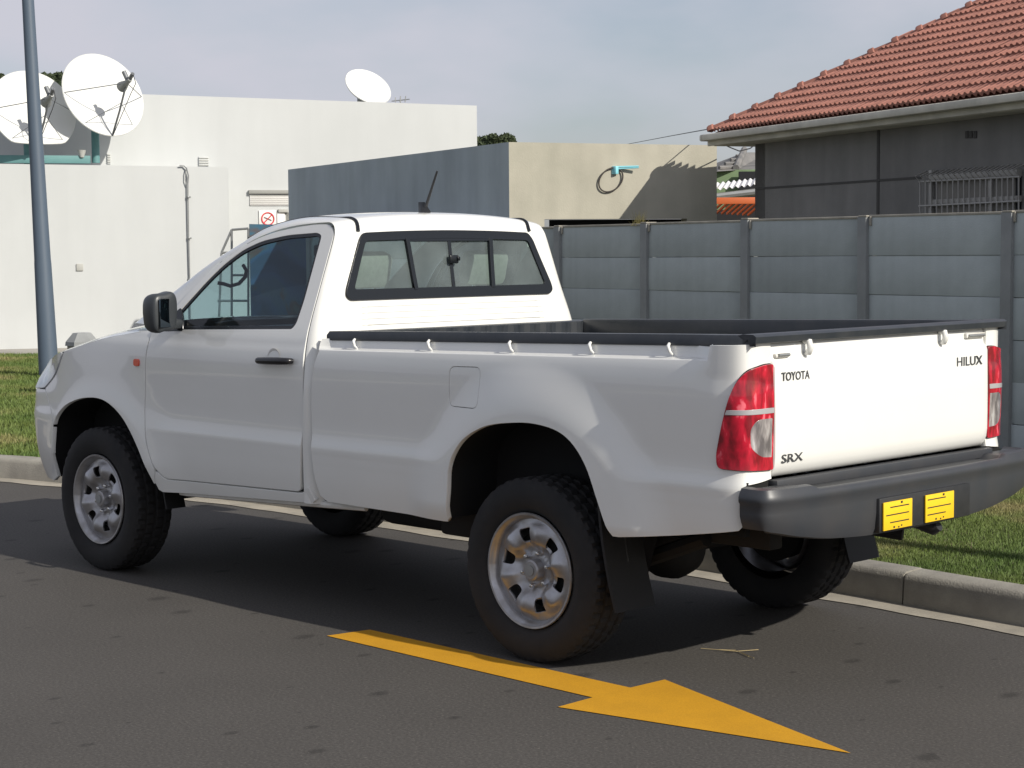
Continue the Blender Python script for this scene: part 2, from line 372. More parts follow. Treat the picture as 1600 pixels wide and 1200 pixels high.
def shrink(poly, d):
    P = [Vector(p) for p in poly]; n = len(P); a = sum(P[i].x*P[(i+1) % n].y-P[(i+1) % n].x*P[i].y for i in range(n)); sg = 1 if a > 0 else -1; out = []
    for i in range(n):
        t = (P[(i+1) % n]-P[i-1]).normalized(); out.append(tuple(P[i]+Vector((-t.y, t.x))*d*sg))
    return out
BED_F = Soff(0)
for sg in (1, -1):
    bs = panel('bed_side', bed_outline, S, M['paint'], truck, holes=[shrink(FUEL, -.0045)] if sg > 0 else [], step=.015 if sg > 0 else .03, thick=.022, sgn=sg)
    if sg > 0:
        fl_ = panel('fuel_flap', FUEL, Soff(-.001), M['paint'], truck, step=.02, thick=.012, sgn=sg)
    # ledge and sunken strip under the rail
    rows = []
    for s in np.linspace(1.29, LX-.012, 46):
        k = ss(LX, LX+.08, s)*ss(1.292, 1.24, s); x, y, nx, ny = plan(s); o0 = off(s, zl(s)); z0 = zl(s); row = []
        for dy, dz in ((0, 0), (.004, .004), (.020, .007), (.030, .011), (.034, .020), (.036, .03)):
            row.append((x, sg*(y+o0-dy*k-(1-k)*(dz*.3)), z0+dz))
        row.append((x, sg*(y+o0-.040*k-(1-k)*.02), zr(s)+.004)); rows.append(row)
    grid('bed_rail_strip', rows, M['paint'], truck, 45, flip=sg > 0)
    for s in (1.07, .595, .12, -.31, -.70):
        x, y, nx, ny = plan(s); o0 = off(s, zl(s)); zz = zr(s); yy = y+o0-.036
        vs, fs = tube_geo([(x+.012, sg*(yy+.004), zz+.002), (x+.008, sg*(yy+.016), zz-.006), (x-.002, sg*(yy+.018), zz-.026), (x-.006, sg*(yy+.006), zz-.038)], [.006, .007, .006, .004], 8)
        mesh('rope_hook', vs, fs, M['paint'], truck, 50)
    door = panel('door', DOOR, D, M['paint'], truck, holes=[GLASS], step=.026, thick=.02, sgn=sg)
    # window seal: a narrow dark ring round the pane, then the pane
    panel('window_seal', shrink(GLASS, -.006), lambda a, b: D(a, b, -.004), M['seal'], door, holes=[shrink(GLASS, .016)], step=.03, thick=.01, sgn=sg)
    panel('window_pane', GLASS, lambda a, b: D(a, b, -.010), M['side_glass'], door, step=.06, thick=0, sgn=sg)
    panel('mirror_sail', rounded([(2.50, 1.238), (2.335, 1.243), (2.352, 1.29), (2.40, 1.352), (2.47, 1.30)], .012), lambda a, b: D(a, b, .003), M['seal'], door, step=.03, thick=.012, sgn=sg)
    panel('door_lining', rounded([(2.56, .60), (1.46, .60), (1.44, 1.21), (2.56, 1.21)], .03), lambda a, b: D(a, b, -.055), M['trim'], door, step=.08, thick=.02, sgn=sg)
    # handle with its cup
    hy = S(1.58, 1.13)[1]
    cup = lathe('handle_cup', [(.0, -.010), (.030, -.008), (.046, .0035), (.050, .002)], M['paint_worn'], door, 28, 60, 'Y', (1.60, 0, 1.137))
    cup.location = (0, sg*(hy-.004), 0); cup.scale = (1, sg, 1)
    pts = [(1.695, sg*(hy+.004), 1.127), (1.675, sg*(hy+.030), 1.128), (1.60, sg*(hy+.036), 1.130), (1.52, sg*(hy+.034), 1.132), (1.475, sg*(hy+.026), 1.133), (1.463, sg*(hy+.002), 1.133)]
    P = [cr(pts, t) for t in np.linspace(0, 5, 21)]
    vs, fs = tube_geo(P, [.012+.005*math.sin(math.pi*k/20) for k in range(21)], 10); mesh('door_handle', vs, fs, M['handle'], door, 60)
    # rocker under the door
    panel('sill', [(1.376, .575), (1.424, .545), (1.45, .540), (2.468, .514), (2.50, .527), (2.535, .556), (2.560, .50), (2.548, .462), (2.52, .452), (1.362, .505), (1.345, .518)], S, M['paint'], truck, step=.03, thick=.03, sgn=sg)
    bx = [(x, sg*.80, .505-.040*(x-1.36)) for x in (1.30, 2.50)]
    tube('sill_flange', [(1.05, sg*.80, .505), (1.36, sg*.805, .497), (2.38, sg*.805, .455), (2.44, sg*.80, .45)], [.012, .017, .017, .012], M['paint_worn'], truck, 8)
    # front wing
    wing = [(2.545, .556), (2.552, .568), (2.612, .690), (2.635, .851), (2.627, 1.103), (2.602, 1.236), (2.66, 1.232), (2.85, 1.210), (3.0, 1.188), (3.2, 1.150), (3.40, 1.108), (3.47, 1.03), (3.52, .982), (3.66, .90), (3.60, .84), (3.535, .775), (3.514, .735)]+FA[4:-1]+[(2.568, .49)]
    panel('front_wing', wing, S, M['paint'], truck, step=.017, thick=.02, sgn=sg)
    o = panel('side_indicator', rounded([(2.675, 1.062), (2.675, 1.095), (2.720, 1.095), (2.720, 1.062)], .012), Soff(.008), M['amber'], truck, step=.012, thick=.012, sgn=sg)
    hl = panel('headlight', rounded([(3.408, 1.104), (3.52, .988), (3.665, .905), (3.84, .895), (4.25, .93), (4.25, 1.0), (4.0, 1.03), (3.80, 1.05), (3.57, 1.078)], [.03, .06, .03, .03, .05, .05, .03, .03, .03]), Soff(.006), M['head_lens'], truck, step=.03, thick=.02, sgn=sg)
    # tail lamp that wraps the rear corner
    LAMP = rounded([(-1.199, 1.212), (-1.150, 1.211), (-1.072, 1.194), (-1.030, 1.153), (-1.003, 1.091), (-.976, 1.0), (-.951, .895), (-.955, .848), (-1.069, .844), (-1.199, .839)], [.008, .05, .05, .05, .05, .05, .05, .022, .05, .008])
    CL = rounded([(-1.193, 1.023), (-1.112, 1.023), (-1.081, .992), (-1.083, .922), (-1.130, .886), (-1.193, .882)], [.004, .025, .02, .02, .025, .004])
    BAND = [(-1.197, 1.061), (-.998, 1.056), (-.991, 1.038), (-1.197, 1.040)]
    tl = panel('tail_lamp', shrink(LAMP, -.003), Soff(.004), M['seal'], truck, step=.03, thick=.014, sgn=sg)
    panel('red_lens', LAMP, Soff(.013), M['red_lens'], tl, holes=[CL, BAND], step=.022, thick=.010, sgn=sg)
    panel('clear_lens', shrink(CL, .002), Soff(.012), M['clear_lens'], tl, step=.02, thick=.008, sgn=sg)
    panel('chrome_band', shrink(BAND, .0015), Soff(.015), M['band'], tl, step=.02, thick=.008, sgn=sg)
    # arch liners
    for arch, nm in ((RA, 0), (FA, 1)):
        rows = []
        for s, z in arch:
            x, y, nx, ny = plan(s); o0 = off(s, z); rows.append([(x, sg*(y+o0-.018), z), (x, sg*(y+o0-.05), z+.012), (x, sg*.42, z+.02)])
        grid('arch_liner', rows, M['gap'], truck, 40)
        cx = .0 if nm == 0 else 3.05
        ab_ = [(p[0], sg*(.615 if nm == 0 and sg > 0 else .43), p[1]+.03) for p in arch]
        if nm == 0 and sg > 0: ab_ = [(.445, sg*.615, .38)]+ab_+[(-.40, sg*.615, .36)]
        mesh('arch_back', ab_, [tuple(range(len(ab_)))], M['gap'], truck)

# front bumper, grille, bonnet
fb = [(3.519, .725), (3.540, .768), (3.605, .835), (3.668, .895), (3.84, .888), (4.25, .885), (S_END, .88), (S_END, .80), (4.40, .80), (4.36, .44), (4.1, .42), (3.8, .41), (3.62, .412), (3.548, .44), (3.545, .50), (3.535, .594)]
for sg in (1, -1):
    panel('front_bumper', fb, S, M['paint'], truck, step=.03, thick=.02, sgn=sg, inward=(-.5, -1, 0))
box2('grille', (3.96, -.42, .46), (4.02, .42, .80), M['black'], truck, .01)
for k in range(3): box2('grille_bar', (4.0, -.43, .905+k*.045), (4.055, .43, .925+k*.045), M['chrome'], truck, .005)
box2('grille_backing', (3.93, -.5, .88), (4.0, .5, 1.05), M['black'], truck)
wtop = [(2.60, 1.236), (2.66, 1.232), (2.85, 1.210), (3.0, 1.188), (3.2, 1.150), (3.40, 1.108), (3.57, 1.080), (3.80, 1.052), (4.0, 1.032), (4.25, 1.0)]
rows = []
for s in np.linspace(2.62, 4.25, 34):
    z = crx(wtop, s); P0 = Vector(S(s, z)); t = (s-2.62)/1.63
    xc = 2.98+t*1.05; zc = 1.272-.012*t-.205*t**2.3; row = []
    cx = P0.x*.45+xc*.55 if s > 3.3 else P0.x+.25*(xc-P0.x)
    K = Vector((P0.x+(xc-P0.x)*.25, P0.y*.87, z+.055-.02*t)); Q = Vector((P0.x+(xc-P0.x)*.75, P0.y*.35, zc)); C = Vector((xc, 0, zc))
    half = []
    for k in range(15):
        u = k/14; half.append(P0*(1-u)**3+K*3*u*(1-u)**2+Q*3*u*u*(1-u)+C*u**3)
    rows.append([tuple(p) for p in half]+[(p.x, -p.y, p.z) for p in half[-2::-1]])
grid('bonnet', rows, M['paint'], truck, 50, flip=True)

# cab shell: rear corner posts, roof and windscreen posts in one loft
ROWS = [  # centre, inner, knuckle, outer (left half)
 ((1.31, 0, .50), (1.31, .74, .50), (1.335, .862, .50), (1.415, .852, .50)),
 ((1.31, 0, .80), (1.31, .76, .80), (1.338, .876, .80), (1.398, .870, .80)),
 ((1.31, 0, 1.03), (1.31, .75, 1.03), (1.334, .876, 1.03), (1.383, .870, 1.03)),
 ((1.308, 0, 1.24), (1.316, .72, 1.24), (1.322, .838, 1.24), (1.384, .840, 1.24)),
 ((1.337, 0, 1.45), (1.345, .63, 1.45), (1.345, .755, 1.45), (1.387, .766, 1.45)),
 ((1.365, 0, 1.66), (1.372, .565, 1.655), (1.368, .685, 1.65), (1.390, .689, 1.65)),
 ((1.378, 0, 1.73), (1.384, .548, 1.708), (1.383, .665, 1.70), (1.398, .668, 1.71)),
 ((1.410, 0, 1.782), (1.41, .545, 1.757), (1.41, .655, 1.742), (1.43, .658, 1.743)),
 ((1.52, 0, 1.798), (1.52, .548, 1.772), (1.51, .650, 1.760), (1.50, .652, 1.747)),
 ((1.75, 0, 1.800), (1.75, .55, 1.775), (1.72, .650, 1.760), (1.69, .656, 1.736)),
 ((2.00, 0, 1.775), (1.98, .56, 1.742), (1.92, .662, 1.726), (1.86, .667, 1.708)),
 ((2.16, 0, 1.735), (2.12, .58, 1.690), (2.06, .680, 1.672), (2.02, .688, 1.656)),
 ((2.45, 0, 1.61), (2.37, .63, 1.565), (2.32, .724, 1.560), (2.25, .728, 1.536)),
 ((2.80, 0, 1.43), (2.65, .69, 1.405), (2.57, .775, 1.415), (2.41, .775, 1.397)),
 ((3.08, 0, 1.262), (2.88, .75, 1.262), (2.78, .835, 1.275), (2.56, .835, 1.258)),
]
def rowat(t): return [Vector(cr([r[k] for r in ROWS], t)) for k in range(4)]
NR = 0
top_rows, post_rows = [], []
for t in [k/6 for k in range((len(ROWS)-1)*6+1)]:
    C, I, K, E = rowat(t); arc = []
    for k in range(9):
        u = k/8; arc.append(E*(1-u)**2+K*2*u*(1-u)+I*u*u)
    mid = []
    for k in range(1, 13):
        u = k/12; y = I.y*(1-u); q = 1-(1-u)**2.2
        mid.append(Vector((I.x+(C.x-I.x)*q, y, I.z+(C.z-I.z)*q)))
    if t <= 11.001:
        h = arc+mid; top_rows.append([tuple(p) for p in h]+[(p.x, -p.y, p.z) for p in h[-2::-1]])
    if t >= 10.999: post_rows.append([tuple(p) for p in arc])
def xr(z): return crx([(1.03, 1.302), (1.24, 1.313), (1.45, 1.343), (1.66, 1.371), (1.73, 1.382)], z)
WIN = rounded([(.662, 1.420), (.640, 1.400), (0, 1.400), (-.640, 1.400), (-.662, 1.420), (-.655, 1.45), (-.552, 1.672), (-.525, 1.700), (-.3, 1.708), (0, 1.712), (.3, 1.708), (.525, 1.700), (.552, 1.672), (.655, 1.45)], [.02, .02, 0, .02, .02, .03, .03, .03, .1, .1, .1, .03, .03, .03])
WINI = rounded([(.615, 1.446), (0, 1.446), (-.615, 1.446), (-.520, 1.664), (0, 1.676), (.520, 1.664)], [.02, 0, .02, .02, .1, .02])
def in_win(c):
    return c[0] < 1.40 and bool(inside(np.array([[c[1], c[2]]]), shrink(WIN, .022))[0])
shell = grid('cab_shell', top_rows, M['paint'], truck, 50, flip=False, drop=in_win)
for sg in (1, -1):
    grid('windscreen_post', [[(x, sg*y, z) for x, y, z in r] for r in post_rows], M['paint'], truck, 50, flip=sg < 0)
    # dark roof gutter moulding
    P = [rowat(t)[1] for t in np.linspace(5.9, 11.2, 40)]
    P = [(p.x-.003*max(0, 1-k/8), sg*(p.y), p.z+.002-.009*ss(8, 16, k)) for k, p in enumerate(P)]
    tube('roof_gutter', P, .0095, M['seal'], truck, 6)
def wsc(a, b):   # a across, b down the windscreen
    C, I, K, E = rowat(11+3*b); y = abs(a); q = 1-y**2.2
    return (I.x+(C.x-I.x)*q+.0, I.y*a, I.z+(C.z-I.z)*q)
rows = [[wsc(a, b) for a in np.linspace(-1, 1, 25)] for b in np.linspace(0, 1, 13)]
grid('windscreen', rows, M['screen_glass'], truck, 60)
def RW(d):
    return lambda y, z: (xr(z)-d-.006*(1-(y/.66)**2), y, z)
rw = panel('rear_window', WIN, RW(.010), M['seal'], truck, holes=[WINI], step=.03, thick=.022, inward=(1, 0, 0))
HB = lambda a: (a[0], a[1])
def strip(y0, y1, yt0, yt1): return [(y0, 1.440), (y1, 1.440), (yt1, 1.676), (yt0, 1.676)]
for a, b, c, d in ((.258, .238, .281, .261), (-.238, -.258, -.253, -.273), (.015, -.003, .015, -.003)):
    panel('window_mullion', strip(a, b, c, d), RW(.014 if a > .1 or a < -.1 else .006), M['seal'], rw, step=.04, thick=.018, inward=(1, 0, 0))
panel('slider_rail', [(.27, 1.662), (-.26, 1.662), (-.26, 1.676), (.27, 1.676)], RW(.008), M['seal'], rw, step=.05, thick=.012, inward=(1, 0, 0))
for ya, yb, ta, tb, d in ((.612, .25, .518, .27, -.002), (.25, .01, .27, .01, .003), (.01, -.25, .01, -.265, -.004), (-.25, -.612, -.265, -.518, -.002)):
    mesh('window_pane', [(xr(1.444)-d-.004, ya, 1.444), (xr(1.444)-d-.004, yb, 1.444), (xr(1.67)-d-.004, tb, 1.676), (xr(1.67)-d-.004, ta, 1.668)], [(0, 1, 2, 3)], M['glass'], rw)
box('slider_latch', (xr(1.57)-.026, .005, 1.575), (.018, .055, .040), M['seal'], rw, .006)
box('slider_latch', (xr(1.57)-.032, -.018, 1.578), (.020, .016, .020), M['seal'], rw, .004)
for k in range(4):
    z = 1.292+k*.027; y = .585-.004*k
    rows = []
    for dz, dx in ((-.009, -.001), (-.005, .0035), (.005, .0035), (.009, -.001)):
        rows.append([(xr(z+dz)-.006*(1-(yy/.66)**2)*.9-dx*(1 if abs(yy) < y-.01 else -.3)-.0005, yy, z+dz) for yy in np.linspace(-y, y, 41)])
    grid('pressed_rib', rows, M['paint'], truck, 30)
# aerial
tube('aerial', [(1.515, .02, 1.795), (1.505, .02, 1.83), (1.47, .02, 1.90), (1.425, .02, 1.99)], [.009, .008, .006, .005], M['black'], truck, 8)
ab = truck.children[-1] if False else None
rows = [[(1.56-.09*u+.045*u*h, .020-.0*h+sgy*.022*(1-h)*(1-abs(2*u-1)**1.5), 1.797+.050*h) for u in np.linspace(0, 1, 9)] for sgy, h in ((1, 0), (1, .45), (1, .8), (0, 1), (-1, .8), (-1, .45), (-1, 0))]
grid('aerial_base', rows, M['black'], truck, 50)

# load bed
def ring_cap(name, pts_out, pts_in, z0f, h, m):
    rows = []
    for (xo, yo), (xi, yi) in zip(pts_out, pts_in):
        z = z0f(xo); rows.append([(xo, yo, z-.004), (xo, yo, z+h*.55), (xo+(xi-xo)*.12, yo+(yi-yo)*.12, z+h), (xo+(xi-xo)*.9, yo+(yi-yo)*.9, z+h), (xi, yi, z+h*.7), (xi, yi, z-.06)])
    q = rows[-1]; m_ = [sum(v[k] for v in q)/6 for k in range(3)]; rows.append([(m_[0]-.002, p[1]*.3+m_[1]*.7, p[2]*.3+m_[2]*.7) for p in q])
    return grid(name, rows, m, truck, 50)
for sg in (1, -1):
    po = [(x, sg*(plan(x)[1]+off(x, zl(x))-.034 if x > LX+.05 else min(.846, plan(x)[1]+off(x, zl(x))-.012))) for x in np.linspace(1.275, -1.070, 40)]+[(-1.090, sg*.833)]
    pi = [(min(1.20, max(-1.01, x)), sg*.742) for x, _ in po]
    ring_cap('bed_rail_cap', po, pi, zr, .036, M['liner'])
LZ = .80; lin = []
bed = bmesh.new()
def quad(bm, *p): bm.faces.new([bm.verts.new(q) for q in p])
# liner walls with vertical corrugations and ribbed floor
def wallstrip(p, q, z0, z1, n, amp, nx, ny):
    rows = [[], []]
    for k in range(n*4+1):
        t = k/(n*4); o = amp if (k % 4) in (1, 2) else 0
        x = p[0]+(q[0]-p[0])*t+nx*o; y = p[1]+(q[1]-p[1])*t+ny*o
        rows[0].append((x, y, z0)); rows[1].append((x, y, z1(x)))
    return rows
grid('liner_side', wallstrip((1.20, .765), (-1.03, .765), .985, zr, 18, .012, 0, -1), M['liner'], truck, 20)
grid('liner_side', wallstrip((1.20, -.765), (-1.03, -.765), .985, zr, 18, .012, 0, 1), M['liner'], truck, 20)
grid('liner_front', wallstrip((1.20, .765), (1.20, -.765), LZ, lambda x: 1.262, 14, .012, -1, 0), M['liner'], truck, 20)
for sg in (1, -1):   # moulded step along the floor edge that covers the wheel housing
    grid('liner_step', [[(x, sg*.762, .985), (x, sg*.64, .982), (x, sg*.60, .94), (x, sg*.59, LZ)] for x in np.linspace(1.20, -1.03, 20)], M['liner'], truck, 40)
box2('liner_front_rail', (1.205, -.80, 1.21), (1.268, .80, 1.266), M['liner'], truck, .012)
grid('liner_floor', wallstrip((1.20, .765), (1.20, -.765), LZ, lambda x: LZ, 14, 0, 0, 0) and [[(x, y, LZ+(.012 if k % 4 in (1, 2) else 0)) for k, y in enumerate(np.linspace(.60, -.60, 65))] for x in (1.20, -1.04)], M['liner'], truck, 20)
box2('headboard', (1.225, -.82, .55), (1.250, .82, 1.235), M['paint_worn'], truck, .004)
for sg in (1, -1): box2('bed_corner_post', (-1.062, sg*.716, .80), (-1.01, sg*.80, 1.285), M['paint_worn'], truck, .006)

# tailgate
TGP = [(z, x+.035) for z, x in [(.806, -1.078), (.811, -1.094), (.828, -1.106), (.848, -1.115), (.88, -1.119), (.95, -1.1195), (1.05, -1.119), (1.20, -1.116), (1.216, -1.112), (1.228, -1.100), (1.240, -1.096), (1.275, -1.094), (1.288, -1.088), (1.292, -1.07)]]
def bow(y): return -.006*(1-(y/.70)**2)
rows = []
for y in [-.7125, -.7125, -.708]+list(np.linspace(-.698, .698, 47))+[.708, .7125, .7125]:
    e = .012 if abs(y) > .7100 else (.003 if abs(y) > .702 else 0)
    rows.append([(x+e+bow(y), y, z) for z, x in TGP])
rows[0] = [(x+.03, y, z) for x, y, z in rows[0]]; rows[-1] = [(x+.03, y, z) for x, y, z in rows[-1]]
tg = grid('tailgate', rows, M['paint'], truck, 45, flip=True)
box2('tailgate_inner', (-1.045, -.69, .815), (-1.02, .69, 1.285), M['liner'], tg, .003)
# black cap along its top edge
rows = []
for y in np.linspace(-.834, .834, 44):
    b = -.004; rows.append([(-1.061+b, y, 1.286), (-1.085+b, y, 1.290), (-1.088+b, y, 1.312), (-1.076+b, y, 1.320), (-1.03+b, y, 1.321), (-1.012, y, 1.316), (-1.012, y, 1.27)])
for k_ in (0, -1):
    q = rows[k_]; m_ = [sum(v[i] for v in q)/7 for i in range(3)]; e_r = [(p[0]*.05+m_[0]*.95, q[0][1]+(.001 if k_ else -.001), p[2]*.05+m_[2]*.95) for p in q]
    rows.append(e_r) if k_ else rows.insert(0, e_r)
grid('tailgate_cap', rows, M['liner'], tg, 45, flip=False)
for y in (.518, -.372):
    vs, fs = tube_geo([(-1.065, y, 1.288), (-1.087, y, 1.284), (-1.093, y, 1.262), (-1.083, y-.004, 1.245), (-1.065, y-.006, 1.240)], [.012, .013, .013, .012, .008], 10)
    mesh('tailgate_hook', vs, fs, M['paint'], tg, 50)
for y, w in ((.655, .085), (-.625, .14)):
    box('tailgate_latch', (-1.067, y, 1.262 if y < 0 else 1.240), (.018, w, .020 if y < 0 else .014), M['paint_worn'], tg, .005)
    tube('latch_rod', [(-1.077, y-w/2+.01, 1.262 if y < 0 else 1.242), (-1.079, y+w/2-.01, 1.262 if y < 0 else 1.242)], .006, M['steel'], tg, 8)
for txt, y0, z0, w, h in (('TOYOTA', .677, 1.181, .164, .031), ('HILUX', -.467, 1.180, .190, .036), ('SRX', .677, .888, .124, .030)):
    text_geo('badge_letters', txt, w, h, (crx(TGP, z0-h/2)+bow(y0-w/2)-.0008, y0, z0), (0, -1, 0), (0, 0, 1), .0025, M['badge'], tg, bold=.004)

# rear bumper
BP = [(-1.062, .893), (-1.12, .900), (-1.172, .890), (-1.198, .842), (-1.210, .75), (-1.220, .60), (-1.228, .40), (-1.232, .20), (-1.233, 0)]
def bump_sec(x, y, nx, ny, ay):
    zb = crx([(0, .560), (.33, .565), (.55, .580), (.72, .605), (.86, .632), (.91, .640)], ay); zt = .775
    hi = ss(.62, .66, ay)*.020
    o = lambda d: (x-nx*d, y-ny*d)
    r = []
    for d, z in ((.16, zt-.012+hi), (.045, zt-.012+hi), (.034, zt-.002+hi*.9), (.014, zt-.001+hi*.6), (.004, zt-.008), (.000, zt-.020), (.000, zt-.034), (.006, zt-.044), (.006, zt-.075), (.007, (zt+zb)/2-.02), (.013, zb+.028), (.022, zb+.006), (.055, zb), (.11, zb+.012)):
        q = o(d)
        if d > .1: q = (-1.09, math.copysign(min(abs(y), .80), y))
        r.append((q[0], q[1], z))
    return r
full = [cr(BP, t) for t in np.linspace(0, 8, 57)]
full = full+[(x, -y) for x, y in full[-2::-1]]
rows = []
for i, (x, y) in enumerate(full):
    a, b = full[max(0, i-1)], full[min(len(full)-1, i+1)]; tx, ty = b[0]-a[0], b[1]-a[1]; l = math.hypot(tx, ty)
    nx, ny = ty/l, -tx/l
    if nx*(x+.6)*2+ny*y < 0: nx, ny = -nx, -ny
    rows.append(bump_sec(x, y, nx, ny, abs(y)))
rb = grid('rear_bumper', rows, M['bumper'], truck, 40)
rb_in = box2('bumper_underside', (-1.17, -.72, .64), (-1.04, .80, .74), M['gap'], rb)
box2('bumper_step', (-1.195, -.58, .762), (-1.10, .62, .7665), mat('step_tread', (.045, .047, .05), .6, bump=(220, .8, .004)), rb, .002)
box2('plate_housing', (-1.2385, -.325, .578), (-1.20, .290, .705), M['black'], rb, .004)
for y0, y1 in ((.277, .090), (0, -.196)):
    zt_, zb_ = (.689, .585)
    pl_ = box2('number_plate', (-1.2475, y1, zb_), (-1.2415, y0, zt_), M['plate'], rb, .0015)
    w = y0-y1
    for (f0, f1, zz) in (((.22, .88, .80), (.08, .88, .53), (.22, .88, .26)) if y0 > .1 else ((.06, .70, .82), (.06, .88, .53), (.06, .70, .27))):
        box2('plate_line', (-1.2482, y0-w*f1, zb_+(zt_-zb_)*zz-.0022), (-1.2470, y0-w*f0, zb_+(zt_-zb_)*zz+.0022), M['plateink'], pl_)
    for f, zz, q in ((.62, .93, .006), (.52, .06, .004), (.62, .10, .004), (.36, .08, .005)):
        box2('plate_screw', (-1.2485, y0-w*f-q, zb_+(zt_-zb_)*zz-q*.7), (-1.2470, y0-w*f+q, zb_+(zt_-zb_)*zz+q*.7), M['plateink'], pl_)
tube('tow_loop', [(-1.02, -.20, .57), (-1.10, -.20, .555), (-1.16, -.20, .535), (-1.18, -.20, .545)], [.035, .035, .03, .02], M['black'], truck, 10)
box2('bumper_bridge', (-1.10, -.72, .765), (-1.02, .72, .80), M['bumper'], truck, .003)

# door mirrors
def mirror(sg):
    c = Vector((2.30, .990, 1.332)); rows = []
    for i in range(13):
        a = math.pi*i/12; row = []
        for k in range(28):
            b = 2*math.pi*k/28; sx = math.cos(a); q = math.sin(a)**.45
            cy, cz = math.cos(b), math.sin(b); e = .5
            yy = math.copysign(abs(cy)**e, cy)*.070*q; zz = math.copysign(abs(cz)**e, cz)*.094*q
            xx = -.048*abs(sx)**.3 if sx < 0 else sx*.085
            row.append((c.x+xx, sg*(c.y+yy*(1-.05*(zz < 0))), c.z+zz+.01*(yy < 0)))
        rows.append(row)
    o = grid('door_mirror', rows, M['mirror_shell'], truck, 60, closed=True, flip=sg < 0)
    box('mirror_arm', (2.375, sg*.880, 1.275), (.06, .11, .05), M['mirror_shell'], o, .018)
    r = Quaternion((0, 0, 1), math.radians(sg*13)).to_matrix()
    box('mirror_pane', (2.2530, sg*.990, 1.334), (.008, .092, .134), M['mirror_glass'], o, .003, r)
for sg in (1, -1): mirror(sg)

# wheels
def make_wheel(cx, y, sg, steer=0):
    """hub face points to +y for the prototype; sg = -1 turns it round"""
    w = empty('wheel', (cx, sg*y, .366), truck); w.rotation_euler = (0, 0, (0 if sg > 0 else math.pi)+steer); return w
RO = .366
prof = [(.232, -.095), (.250, -.108), (.285, -.118), (.320, -.116), (.345, -.106), (.358, -.098)]
tread = [(-.088, 1), (-.060, 1), (-.055, 0), (-.048, 0), (-.043, 1), (-.012, 1), (-.006, 0), (.006, 0), (.012, 1), (.043, 1), (.048, 0), (.055, 0), (.060, 1), (.088, 1)]
w0 = make_wheel(0, .757, 1)
rows = []; N = 168
for k in range(N+1):
    a = 2*math.pi*k/N; row = []
    def pt(r, h): row.append((r*math.cos(a), h, r*math.sin(a)))
    for r, h in prof[:-1]: pt(r, h)
    blk = k % 4
    pt(.358-(.008 if blk == 0 else 0), -.099)
    for i, (h, on) in enumerate(tread):
        kk = (k+(2 if i % 8 > 3 else 0)) % 4
        pt(RO-(0 if on and kk != 0 else .009)-.10*h*h, h)
    pt(.358-(.008 if blk == 0 else 0), .099)
    for r, h in prof[:-1][::-1]: pt(r, -h)
    rows.append(row)
grid('tyre', rows, M['rubber'], w0, 30)
lathe('rim_barrel', [(.200, -.09), (.206, .06), (.214, .085), (.2265, .094), (.2300, .104), (.2275, .109), (.2200, .108), (.2150, .100), (.2085, .094), (.2030, .078), (.1995, .060)], M['rim'], w0, 72, 40)
def rim_h(a, b):
    r = math.hypot(a, b); th = math.atan2(b, a); c = math.cos(6*(th-math.radians(15)))   # c=1 at openings
    base = crx([(0, .060), (.060, .060), (.072, .056), (.090, .064), (.115, .086), (.145, .093), (.172, .088), (.190, .078), (.205, .074)], r)
    rib = ss(.07, .11, r)*ss(.20, .165, r)
    return base+rib*(-.010*c)+.004*rib*max(0, -c)**4
holes = []
for k in range(6):
    th = math.radians(15+60*k); hp = []
    for rr, ww in ((.118, .019), (.160, .029)):
        pass
    pl4 = [(.110, -.020), (.168, -.033), (.168, .033), (.110, .020)]
    hp = rounded([(r*math.cos(th)-t*math.sin(th), r*math.sin(th)+t*math.cos(th)) for r, t in pl4], .011)
    holes.append(hp)
circ = [(.2035*math.cos(2*math.pi*k/48), .2035*math.sin(2*math.pi*k/48)) for k in range(48)]
panel('rim', circ, lambda a, b: (a, rim_h(a, b), b), M['rim'], w0, holes=holes, step=.0115, thick=.012, smooth=50)
lathe('hub_cap', [(.044, .055), (.044, .082), (.041, .094), (.035, .099), (.0, .101)], M['rim'], w0, 36, 35)
lathe('hub_cap_badge', [(.022, .1010), (.022, .1030), (.0, .1035)], M['steel'], w0, 24, 35)
for k in range(6):
    a = math.radians(45+60*k)
    lathe('wheel_nut', [(.0105, .055), (.0105, .074), (.007, .080), (0, .081)], M['chrome'], w0, 10, 35, 'Y', (.068*math.cos(a), 0, .068*math.sin(a)))
lathe('brake_drum', [(.0, .045), (.12, .045), (.15, .03), (.155, -.06), (0, -.06)], M['gap'], w0, 32, 35)
for cx, y, sg, st in ((0, .757, -1, 0), (3.085, .757, 1, 0), (3.085, .757, -1, 0)):
    w = make_wheel(cx, y, sg, st)
    for ch in list(w0.children):
        c = ch.copy(); COL.objects.link(c); c.parent = w

# mud flaps, chassis
def flap(x, y0, y1, zt, zb, sg, lean=.06, curl=.05):
    rows = []
    for t in np.linspace(0, 1, 10):
        z = zt+(zb-zt)*t; xx = x-lean*t-curl*t*t
        rows.append([(xx, sg*y0, z), (xx-.004, sg*((y0+y1)/2), z), (xx, sg*y1, z), (xx-.012, sg*y1, z), (xx-.016, sg*((y0+y1)/2), z), (xx-.012, sg*y0, z)])
    o = grid('mud_flap', rows, M['flap'], truck, 40, closed=True)
for sg in (1, -1):
    flap(-.36, .64, .862, .74, .26, sg, .02, .07)
    flap(2.60, .70, .81, .55, .36, sg, .02, .02)
for sg in (1, -1):
    box2('chassis_rail', (-.90, sg*.42, .50), (3.7, sg*.50, .62), M['chassis'], truck, .01)
    tube('leaf_spring', [(-.62, sg*.53, .52), (-.3, sg*.53, .40), (0, sg*.53, .36), (.3, sg*.53, .39), (.62, sg*.53, .50)], .032, M['chassis'], truck, 8)
